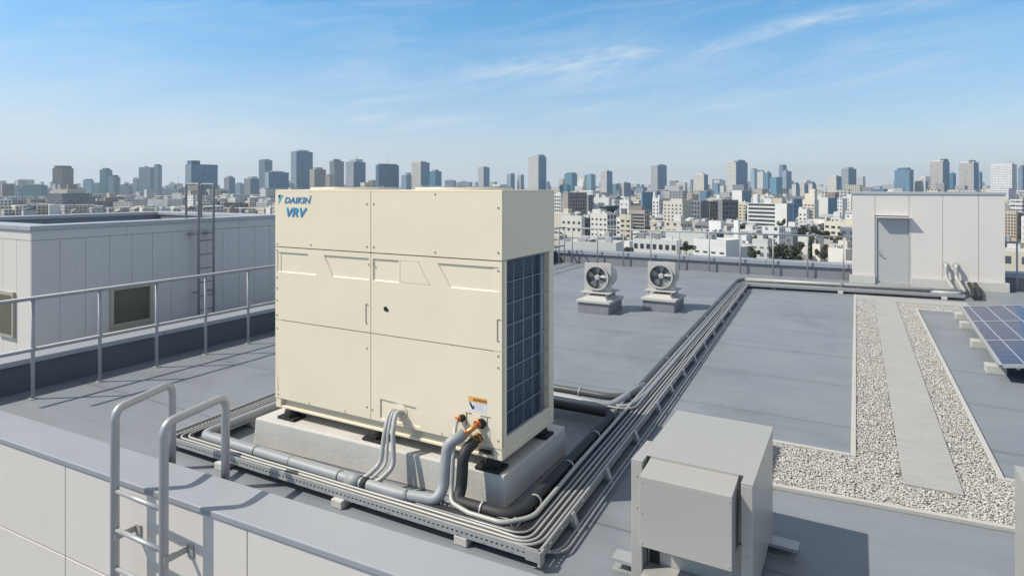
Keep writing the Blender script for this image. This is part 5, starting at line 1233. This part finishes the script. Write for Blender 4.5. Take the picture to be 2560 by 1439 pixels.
T(ab, 2553, 2580, 2600, 545, 320, 'sparse', 'blank', WHT, 'white block cut by the right frame edge')
# nearer and lower
T(ab, 1403, 1454, 1460, 543, 300, 'blank', 'blank', (.60, .59, .55), 'wide low cream white block just right of the unit', win=(4, 2, .42, .36, .45, .92, 0), extra=[('rim', .6)])
T(ob, 1457, 1462, 1478, 548, 310, 'blank', 'dense', (.16, .17, .19), 'narrow dark recess block between two white ones', delta=62)
T(ab, 1476, 1518, 1542, 538, 275, 'blank', 'dense', (.60, .58, .54), 'white apartment block with paired windows and dark glazed side', win=(4, 6, .42, .36, .1, .95, 0), delta=40, extra=[bx(.0, .5, 2.4, WHT), bx(.55, .8, 1.5)])
T(ab, 1541, 1550, 1556, 546, 270, 'blank', 'blank', WHT, 'sliver of balconied white block in the middle of the near row', win=(1, 6, .6, .45, .1, .95, 0))
T(ab, 1550, 1577, 1582, 540, 262, 'blank', 'blank', (.52, .47, .38), 'beige block with two columns of windows and a round dark tank', win=(2, 7, .55, .4, .05, .93, 0), extra=[bx(.05, .5, 3, DGR)])
T(ob, 1572, 1612, 1624, 528, 330, 'blank', 'dense', (.40, .36, .33), 'brown office block with dark ribbons and a slanted top', delta=30, win=(1, 7, .92, .5, .15, .93, 0), extra=[bx(.0, .75, 2.4, BRN)])
T('house', 1772, 1802, 1808, 558, 265, 'blank', 'blank', (.72, .72, .72), 'bright white cube house with one small window above the rail', win=(1, 1, .45, .14, .66, .84, 1), roof=0)
T('house', 1834, 1846, 1850, 555, 270, 'blank', 'blank', (.72, .72, .71), 'bright white narrow block right of the white cube house', roof=0)
T('warehouse', 1664, 1770, 1782, 584, 235, 'blank', 'blank', (.60, .62, .58), 'long pale flat-roofed hall just above the rail', roof=2, delta=18, extra=[bx(.1, .14, 1), bx(.5, .54, 1), ('rim', .5)])
T('warehouse', 1582, 1692, 1704, 603, 210, 'blank', 'blank', (.64, .64, .62), 'low white building with a row of dark openings under its roof', roof=0, delta=18, win=(7, 1, .55, .5, .62, .95, 0), extra=[('rim', .3)])
T('house', 1733, 1815, 1852, 604, 200, 'blank', 'blank', (.66, .66, .65), 'wide white low house with grey blue right wall behind the parapet', roof=0, delta=30, win=(4, 1, .5, .24, .55, .75, 0), extra=[('rim', .4)])
T('house', 1778, 1786, 1810, 586, 245, 'blank', 'dense', (.20, .22, .26), 'slate cube annexe behind the wide white low house', roof=3, delta=55)
T('warehouse', 1396, 1540, 1560, 613, 185, 'blank', 'blank', (.60, .60, .57), 'long near flat roof peeping over the parapet by the unit', roof=0, delta=14, extra=[bx(.5, .54, 1.2, DGR)])
T('house', 1995, 2040, 2060, 596, 260, 'blank', 'blank', (.62, .62, .60), 'white house with a dark curved porch by the trees', roof=1, delta=26, win=(2, 1, .4, .25, .55, .85, 0))
T('hut', 2031, 2050, 2054, 614, 222, 'blank', 'blank', (.70, .66, .58), 'small cream hut among the dark trees', roof=0, win=(1, 1, .2, .2, .45, .65, 0))
T('house', 2070, 2114, 2130, 628, 205, 'blank', 'blank', (.64, .62, .57), 'low cream roof just left of the stair house plinth', roof=0)
T('house', 2096, 2118, 2128, 606, 240, 'blank', 'blank', (.63, .60, .52), 'tall cream garden wall house near the stair house', roof=0)
# the dark bowl-shaped roof on its stem
X = (1522 - CX) / F * 330
bo = bpy.data.objects.new('bowl_roof_tower', None); S.collection.objects.link(bo); bo.location = (X, 330, ZG); tag(bo, 'dark bowl-shaped rooftop drum between the white blocks', 'building')
q = MB(); hz = H - (514 - YH) / F * 330 - ZG
q.cyl((0, 0, hz - 2.6), (0, 0, hz - 1.2), 3.4, 5.2, n=28); q.cyl((0, 0, hz - 1.2), (0, 0, hz), 5.2, 5.3, n=28); o = q.build('drum', mat('dark_teal_cladding', (.035, .06, .075), .5, var=.2, scale=.5)); o.parent = bo
q = MB(); q.cyl((0, 0, 0), (0, 0, hz - 2.6), 2.9, n=20); o = q.build('stem', mat('dark_stem', (.06, .08, .10), .5, var=.2, scale=.5)); o.parent = bo


# ------------------------------------------------------------------ small city blocks: each one its own object, only where some of it shows
COV = np.zeros((720, 1280), dtype=bool)                  # what nearer solid things hide, at half photo size


def rect(x0, y0, x1, y1): return COV[max(0, int(y0 / 2)):max(0, int(y1 / 2)), max(0, int(x0 / 2)):max(0, int(x1 / 2))]


for r_ in ((686, 470, 1384, 1439), (2128, 482, 2516, 1439), (0, 534, 690, 1439)): rect(*r_)[:] = True
for x in range(1380, 2132, 2): rect(x, 619 + (x - 1390) * .057, x + 2, 1439)[:] = True
rect(2516, 660, 2560, 1439)[:] = True
tones = [('white', (.64, .64, .63)), ('cream', (.60, .56, .47)), ('pale grey', (.50, .51, .52)), ('beige', (.50, .45, .38)), ('grey', (.36, .37, .38)), ('brown', (.30, .25, .21)), ('slate', (.22, .25, .29)), ('bright white', (.72, .72, .72))]
cand = []
rot0 = rad(47)
for i in range(-70, 70):
    for j in range(-10, 90):
        gx, gy = i * 15.0 + random.uniform(-2.5, 2.5), j * 14.0 + random.uniform(-2.5, 2.5)
        x, y = gx * math.cos(rot0) - gy * math.sin(rot0), gx * math.sin(rot0) + gy * math.cos(rot0)
        if y < 165 or y > 760: continue
        px = CX + F * x / y
        if not (1370 < px < 2150 or 2500 < px < 2585 or (-20 < px < 700 and y > 600)): continue
        cand.append((y, x, px))
cand.sort(); fill = []
named_cov = []
for y, x, px in cand:
    if any((x - a) ** 2 + (y - b_) ** 2 < (rr + 5.0) ** 2 for a, b_, rr in placed): continue
    w, dp = random.uniform(7, 12), random.uniform(7, 11)
    hm = 5.5 + (y - 165) * .013
    h = random.choice((5.5, 6.5, 7, 8, 9.5)) * random.uniform(.85, 1.15) if random.random() < .8 else random.uniform(9, 12 + y * .018)
    if random.random() < .1 and y > 300: h = random.uniform(14, 20)
    ytop = YH - F * (ZG + h - H) / y; ybot = YH - F * (ZG - H) / (y)
    hw = F * (w + dp) * .36 / y
    need = max([b_[2] + b_[4] for b_ in NB if b_[3] > y and b_[0] < px + hw and b_[1] > px - hw] + [0])
    if ytop < need: h = H - ZG - (need - YH) / F * y; ytop = need
    if h < 4.2: continue
    reg = rect(px - hw, ytop, px + hw, ybot)
    if reg.size == 0 or (~reg).sum() < 10 or px < 0 or px > 2575: continue
    fill.append([y, x, px, w, dp, h, ytop]); reg[:] = True
    if len(fill) >= 165: break
LM = [(290, 'the left skyline towers'), (1395, 'the brown gridded block'), (1440, 'the wide cream white block'), (1480, 'the white apartment block'), (1520, 'the dark bowl roof'), (1565, 'the beige two-column block'), (1600, 'the brown slanted office'),
      (1640, 'the two-pillar white block'), (1690, 'the beige square-windowed block'), (1730, 'the long pale hall'), (1775, 'the white cube house'), (1820, 'the black lattice block'), (1860, 'the narrow yellowish block'), (1905, 'the ribbon-window office'),
      (1945, 'the ribbon office end wall'), (1985, 'the dark blue glass slice'), (2025, 'the cream hut trees'), (2070, 'the blue-sided white block'), (2110, 'the stair house corner'), (2540, 'the tan brown block')]
cnt = {}
for y, x, px, w, dp, h, ytop in fill:
    lm = min(LM, key=lambda q: abs(q[0] - px))
    tn, tc_ = tones[random.choices(range(8), (4, 4, 3, 3.5, 2.5, 1.4, 1.4, 2))[0]]
    kf = random.uniform(.88, 1.08); c_ = tuple(a * kf for a in tc_)
    dist = 'near' if y < 260 else 'middling' if y < 400 else 'far'
    form = 'tall thin' if h > 1.25 * w else 'low flat-roofed' if h < 7.2 else 'boxy'
    key = (tn, form, lm[1]); cnt.setdefault(key, []).append(px)
    st = random.choice(('sparse', 'sparse', 'fine', 'balc', 'blank', 'band'))
    o = put('small_building', solid('small_building', w, dp, h), [FAC[st], FAC[random.choice(('blank', 'sparse', 'fine'))], ROOFS[random.choice((0, 0, 1, 1, 2, 3))]], c_)
    o.rotation_euler = (0, 0, -(rad(43) + random.uniform(-.12, .12)) + (rad(90) if random.random() < .12 else 0)); o.location = (x, y, ZG)
    place_ = (dist, tn, form, lm[1])
    tag(o, None, 'building', 'small buildings of the city'); o['_k'] = '|'.join(place_); fill[fill.index([y, x, px, w, dp, h, ytop])].append(o)
    if random.random() < .55:
        bw, bd, bh = random.uniform(1.6, w * .5), random.uniform(1.6, dp * .5), random.uniform(1.2, 2.8)
        put('roof_box', solid('roof_box', bw, bd, bh), [FAC['blank'], FAC['blank'], ROOFS[0]], random.choice((c_, (.62, .62, .62))), o, (-random.uniform(.5, w - bw - .5), random.uniform(.5, dp - bd - .5), h))
    elif random.random() < .4:                           # pitched roof
        q = MB(); q.add([(-w - .4, -.4, 0), (.4, -.4, 0), (.4, dp + .4, 0), (-w - .4, dp + .4, 0), (-w - .2, dp / 2, 2.1), (.2, dp / 2, 2.1)], [(0, 1, 5, 4), (2, 3, 4, 5), (1, 2, 5), (3, 0, 4), (3, 2, 1, 0)])
        ro = q.build('roof', ROOFS[random.choice((1, 3))]); ro.parent = o; ro.location = (0, 0, h + .01)
groups = {}
for it in fill: groups.setdefault(it[7]['_k'], []).append(it)
ordn = ['first', 'second', 'third', 'fourth', 'fifth', 'sixth', 'seventh', 'eighth', 'ninth', 'tenth', 'eleventh', 'twelfth']
for kk, its in groups.items():
    dist, tn, form, lm = kk.split('|'); its.sort(key=lambda q: q[2])
    rel = {'near': 'low below', 'middling': 'midway below', 'far': 'high behind'}[dist]
    for i, it in enumerate(its):
        it[7]['label'] = ('%s %s building %s %s' % (tn, form, rel, lm)) if len(its) == 1 else ('%s %s building %s %s, %s from left' % (tn, form, rel, lm, ordn[min(i, 11)]))
        del it[7]['_k']


def far_city():
    """Everything past the countable blocks: thousands of roofs run together into one mass."""
    n = 6000; y = 640 * np.exp(RNG.uniform(0, 2.2, n)); kx = RNG.uniform(-.86, .90, n); x = kx * y
    keep = np.ones(n, dtype=bool)
    for a, b_, rr in placed: keep &= (x - a) ** 2 + (y - b_) ** 2 > (rr + 9) ** 2
    x, y = x[keep], y[keep]; n = len(x); need = np.zeros(n); pxs = CX + F * x / y
    for a, b_, c_, d_, e_ in NB: need = np.where((d_ > y) & (pxs > a - 12) & (pxs < b_ + 12), np.maximum(need, c_ + min(e_, 40)), need)
    w = RNG.uniform(8, 22, n) * np.clip(y / 900, 1, 2.0); dp = RNG.uniform(8, 18, n) * np.clip(y / 900, 1, 2.0)
    h = np.where(RNG.random(n) < .78, RNG.uniform(6, 16, n), RNG.uniform(14, 27, n)); h = np.where((RNG.random(n) < .12) & (y > 1100), RNG.uniform(26, 40, n), h); h = np.where((RNG.random(n) < .05) & (y > 2200), RNG.uniform(40, 75, n), h)
    h = np.clip(np.where(need > 0, np.minimum(h, H - ZG - (need - YH) / F * y), h), 3.0, None)
    # the same town goes on beside and behind what the roof hides
    gi, gj = np.meshgrid(np.arange(-90, 90), np.arange(-4, 90)); ex = gi.ravel() * 17.0 + RNG.uniform(-3, 3, gi.size); ey = gj.ravel() * 16.0 + RNG.uniform(-3, 3, gi.size)
    ex, ey = ex * .731 - ey * .682, ex * .682 + ey * .731; ok = (ey > -60) & (ey < 2200) & (np.abs(ex) < 1500) & (np.hypot(ex, ey) > 55); ex, ey = ex[ok], ey[ok]
    eh = np.where(RNG.random(len(ex)) < .85, RNG.uniform(5.5, 11, len(ex)), RNG.uniform(11, 20, len(ex)))
    pe = np.where(ey > 20, CX + F * ex / np.maximum(ey, 20), 9999)
    vis = ((pe > 1360) & (pe < 2170)) | ((pe > 2490) & (pe < 2640)); left = (pe > -60) & (pe <= 700) & (ey > 20)
    eh = np.where(left, np.minimum(eh, H - ZG - (546 - YH) / F * ey), eh)
    ok = ~vis & (eh > 3) & ~((ey > 620) & (pe > -60) & (pe < 2640))
    for a, b_, rr in placed: ok &= (ex - a) ** 2 + (ey - b_) ** 2 > (rr + 8) ** 2
    ex, ey, eh = ex[ok], ey[ok], eh[ok]; m_ = len(ex)
    x = np.concatenate([x, ex]); y = np.concatenate([y, ey]); w = np.concatenate([w, RNG.uniform(7, 13, m_)]); dp = np.concatenate([dp, RNG.uniform(7, 12, m_)]); h = np.concatenate([h, eh])
    fy_ = RNG.uniform(640, 3600, 2500); fx_ = fy_ * RNG.uniform(.95, 1.7, 2500) * RNG.choice([-1, 1], 2500)
    x = np.concatenate([x, fx_]); y = np.concatenate([y, fy_]); w = np.concatenate([w, RNG.uniform(12, 34, 2500)]); dp = np.concatenate([dp, RNG.uniform(10, 28, 2500)]); h = np.concatenate([h, np.where(RNG.random(2500) < .93, RNG.uniform(6, 24, 2500), RNG.uniform(30, 110, 2500))])
    n = len(x)
    r = RNG.uniform(.55, 1.0, n); c, s = np.cos(r), np.sin(r)
    base = np.array([(-1, 0, 0), (0, 0, 0), (0, 1, 0), (-1, 1, 0), (-1, 0, 1), (0, 0, 1), (0, 1, 1), (-1, 1, 1)], float)
    L = base[None] * np.stack([w, dp, h], 1)[:, None, :]
    X = L[..., 0] * c[:, None] + L[..., 1] * s[:, None] + x[:, None]; Y = -L[..., 0] * s[:, None] + L[..., 1] * c[:, None] + y[:, None]
    v = np.stack([X, Y, L[..., 2] + ZG], 2).reshape(-1, 3)
    fb = np.array([(0, 1, 5, 4), (1, 2, 6, 5), (2, 3, 7, 6), (3, 0, 4, 7), (4, 5, 6, 7)]); f = (fb[None] + (np.arange(n) * 8)[:, None, None]).reshape(-1, 4)
    me = bpy.data.meshes.new('far_city'); me.vertices.add(len(v)); me.vertices.foreach_set('co', v.astype(np.float32).ravel())
    me.loops.add(f.size); me.loops.foreach_set('vertex_index', f.astype(np.int32).ravel()); me.polygons.add(len(f)); me.polygons.foreach_set('loop_start', np.arange(0, f.size, 4, dtype=np.int32))
    me.polygons.foreach_set('material_index', np.tile(np.array([0, 0, 0, 0, 1], dtype=np.int32), n)); me.polygons.foreach_set('use_smooth', np.zeros(len(f), dtype=bool)); me.update()
    uv = np.zeros((n, 5, 4, 2), dtype=np.float32)
    for q, LL in enumerate((w, dp, w, dp, w)):
        uv[:, q, 1, 0] = LL; uv[:, q, 2, 0] = LL; uv[:, q, 2, 1] = h; uv[:, q, 3, 1] = h
    me.uv_layers.new(name='UVMap').data.foreach_set('uv', uv.ravel())
    pal = np.array([t_[1] for t_ in tones]); pc = pal[RNG.choice(8, n, p=[.24, .18, .14, .12, .1, .06, .08, .08])] * RNG.uniform(.85, 1.1, (n, 1))
    ca = np.ones((n, 8, 4), dtype=np.float32); ca[..., :3] = pc[:, None]; me.color_attributes.new('tone', 'FLOAT_COLOR', 'POINT').data.foreach_set('color', ca.ravel())
    m, t, b = base_mat('far_city_wall'); at2 = N(t, 'ShaderNodeAttribute', attribute_name='tone'); uvn = N(t, 'ShaderNodeUVMap'); sp = N(t, 'ShaderNodeSeparateXYZ'); lk(t, uvn.outputs[0], sp.inputs[0])
    fx = M(t, 'LESS_THAN', M(t, 'ABSOLUTE', M(t, 'SUBTRACT', M(t, 'FRACT', M(t, 'DIVIDE', sp.outputs[0], 3.4)), .5)), .27); fy = M(t, 'LESS_THAN', M(t, 'ABSOLUTE', M(t, 'SUBTRACT', M(t, 'FRACT', M(t, 'DIVIDE', sp.outputs[1], 3.1)), .5)), .24)
    lk(t, mixc(t, M(t, 'MULTIPLY', fx, fy), at2.outputs['Color'], (.07, .08, .10)), b.inputs['Base Color']); b.inputs['Roughness'].default_value = .8
    m2, t2, b2_ = base_mat('far_city_roof'); at3 = N(t2, 'ShaderNodeAttribute', attribute_name='tone'); lk(t2, mixc(t2, .6, at3.outputs['Color'], (.40, .41, .41)), b2_.inputs['Base Color']); b2_.inputs['Roughness'].default_value = .85
    me.materials.append(m); me.materials.append(m2); me.validate()
    o = bpy.data.objects.new('far_city', me); S.collection.objects.link(o); tag(o, 'dense roofs of the distant city running to the horizon', 'city', kind='stuff')


far_city()

# ------------------------------------------------------------------ trees between the blocks
def leaf_mat(name, c):
    m, t, b = base_mat(name); at2 = N(t, 'ShaderNodeAttribute', attribute_name='tone')
    lk(t, mixc(t, 1.0, c, at2.outputs['Fac'], 'MULTIPLY'), b.inputs['Base Color']); b.inputs['Roughness'].default_value = .7; return m


LEAF = [leaf_mat('dark_foliage', (.055, .065, .040)), leaf_mat('olive_foliage', (.085, .085, .05))]
BARK = mat('bark', (.12, .09, .07), .9)


def crown_mesh(seed, n=1500):
    g = np.random.default_rng(seed); nb = 11
    bc = g.normal(0, .42, (nb, 3)) * np.array([1, 1, .8]); br = g.uniform(.28, .55, nb)
    k = g.integers(0, nb, n); d = g.normal(0, 1, (n, 3)); d /= np.linalg.norm(d, axis=1)[:, None]
    p = bc[k] + d * (br[k] * g.uniform(.55, 1.05, n))[:, None]
    a = g.normal(0, 1, (n, 3)); a /= np.linalg.norm(a, axis=1)[:, None]; b_ = np.cross(a, g.normal(0, 1, (n, 3))); b_ /= np.linalg.norm(b_, axis=1)[:, None]
    s = g.uniform(.05, .11, (n, 1)); v = np.stack([p - a * s - b_ * s, p + a * s - b_ * s * .6, p + a * s + b_ * s, p - a * s * .6 + b_ * s], 1).reshape(-1, 3)
    me = bpy.data.meshes.new('crown'); me.from_pydata(v.tolist(), [], np.arange(n * 4).reshape(-1, 4).tolist())
    t = (g.uniform(.6, 1.5, nb)[k] * g.uniform(.7, 1.3, n))[:, None] * np.ones((1, 4)); ca = np.ones((n * 4, 4), dtype=np.float32); ca[:, :3] = t.reshape(-1, 1)
    me.color_attributes.new('tone', 'FLOAT_COLOR', 'POINT').data.foreach_set('color', ca.ravel()); return me


crowns = [crown_mesh(3), crown_mesh(5), crown_mesh(9)]
for ci, cm in enumerate(crowns): cm.materials.append(LEAF[ci % 2])
tq = MB(); tq.tube([(0, 0, 0), (.06, .03, .5), (-.03, .05, 1)], .06, .2, n=8, r1=.025); tq.tube([(.04, .03, .5), (.3, .1, .8)], .03, n=6, r1=.01); tq.tube([(0, .03, .62), (-.28, -.1, .92)], .026, n=6, r1=.01)
trunk0 = tq.build('trunk', BARK); trunk_me = trunk0.data; bpy.data.objects.remove(trunk0)
trees = [(2038, 566, 590, 34, 290, 'dark round tree above the rail left of the stair house'), (2056, 572, 592, 18, 300, 'small dark tree right of the dark round one'), (2030, 592, 634, 30, 240, 'tall dark tree seen through the rail beside the cream hut'),
         (2062, 612, 640, 24, 222, 'bushy dark tree right of the cream hut'), (2082, 616, 640, 22, 224, 'low olive tree toward the cream garden wall'), (1985, 606, 640, 46, 226, 'broad dark tree low by the curved porch'), (1962, 612, 640, 22, 230, 'small dark tree left of the broad low one'),
         (1393, 532, 562, 20, 340, 'dark tree at the unit right edge'), (1420, 534, 546, 40, 345, 'flat dark tree row below the brown gridded block'), (1452, 536, 548, 22, 345, 'dark shrubby tree under the slate block'), (1440, 602, 628, 34, 208, 'dark tree behind the rail near the unit'),
         (1418, 598, 625, 22, 215, 'small dark tree hugging the unit edge behind the rail'), (1462, 604, 618, 26, 212, 'low tree in front of the white apartment block'), (1600, 584, 600, 34, 240, 'dark clump tree below the brown slanted office'), (1645, 558, 576, 18, 330, 'dark tree by the foot of the two-pillar block'),
         (1680, 566, 578, 30, 300, 'low dark tree left of the long pale hall'), (1855, 553, 572, 18, 300, 'dark tree beside the bright white narrow block'), (1866, 562, 578, 14, 290, 'tiny dark tree at the ribbon office corner'), (1886, 590, 610, 18, 250, 'olive tree below the ribbon office'), (1912, 582, 600, 24, 262, 'greyish tree under the ribbon office end'),
         (1955, 548, 566, 14, 320, 'dark tree at the foot of the ribbon office end wall'), (2072, 545, 572, 20, 330, 'olive tree above the cream terraced housing'), (2085, 538, 560, 16, 340, 'dark tree leaning on the blue-sided white block'), (2545, 640, 660, 30, 205, 'dark tree low at the right frame edge'),
         (1716, 604, 622, 22, 203, 'dark shrub before the low white building right of its last opening'), (1942, 600, 634, 30, 212, 'bushy dark tree between the wide white house and the porch tree'), (2006, 566, 590, 26, 285, 'olive tree left of the dark round tree above the rail'),
         (2098, 584, 604, 22, 255, 'small olive tree below the cream terraced housing'), (1573, 612, 628, 22, 198, 'low dark tree at the left end of the low white building'), (1508, 606, 620, 22, 205, 'second low tree before the white apartment block foot'), (1880, 618, 640, 26, 198, 'round dark tree low right of the grey blue house wall'),
         (1765, 570, 586, 20, 252, 'dark tree top left of the white cube house'), (1925, 566, 582, 18, 285, 'dark tree under the ribbon office blank end')]
for i, (px, y0, y1, wpx, D, lab) in enumerate(trees):
    zt_ = H - (y0 - YH) / F * D; hgt = zt_ - ZG; rx = wpx / F * D / 1.7; rz = min(max((y1 - y0) / F * D / 1.4, rx * .7), hgt * .5)
    t = bpy.data.objects.new('tree', None); S.collection.objects.link(t); t.location = ((px - CX) / F * D, D, ZG); t.rotation_euler = (0, 0, i * 1.3); tag(t, lab, 'tree', 'trees between the city blocks')
    c = bpy.data.objects.new('crown', crowns[i % 3]); S.collection.objects.link(c); c.parent = t; c.scale = (rx, rx, rz); c.location = (0, 0, hgt - rz)
    k = bpy.data.objects.new('trunk', trunk_me); S.collection.objects.link(k); k.parent = t; k.scale = (hgt * .35, hgt * .35, hgt * .85)

# ------------------------------------------------------------------ air
hz = bpy.data.meshes.new('haze'); q = MB(); q.box(-6500, -80, ZG - 1, 6500, 6800, 215); ho = q.build('haze', 'dark'); ho.data.materials.clear()
hm = bpy.data.materials.new('haze'); hm.use_nodes = True; t = hm.node_tree; t.nodes.clear()
pv = N(t, 'ShaderNodeVolumePrincipled'); pv.inputs['Color'].default_value = (.76, .91, 1.0, 1); pv.inputs['Density'].default_value = 0.0001; pv.inputs['Anisotropy'].default_value = 0.1
out = N(t, 'ShaderNodeOutputMaterial'); lk(t, pv.outputs[0], out.inputs['Volume']); ho.data.materials.append(hm)
tag(ho, 'thin blue summer haze over the city', 'haze', kind='stuff')
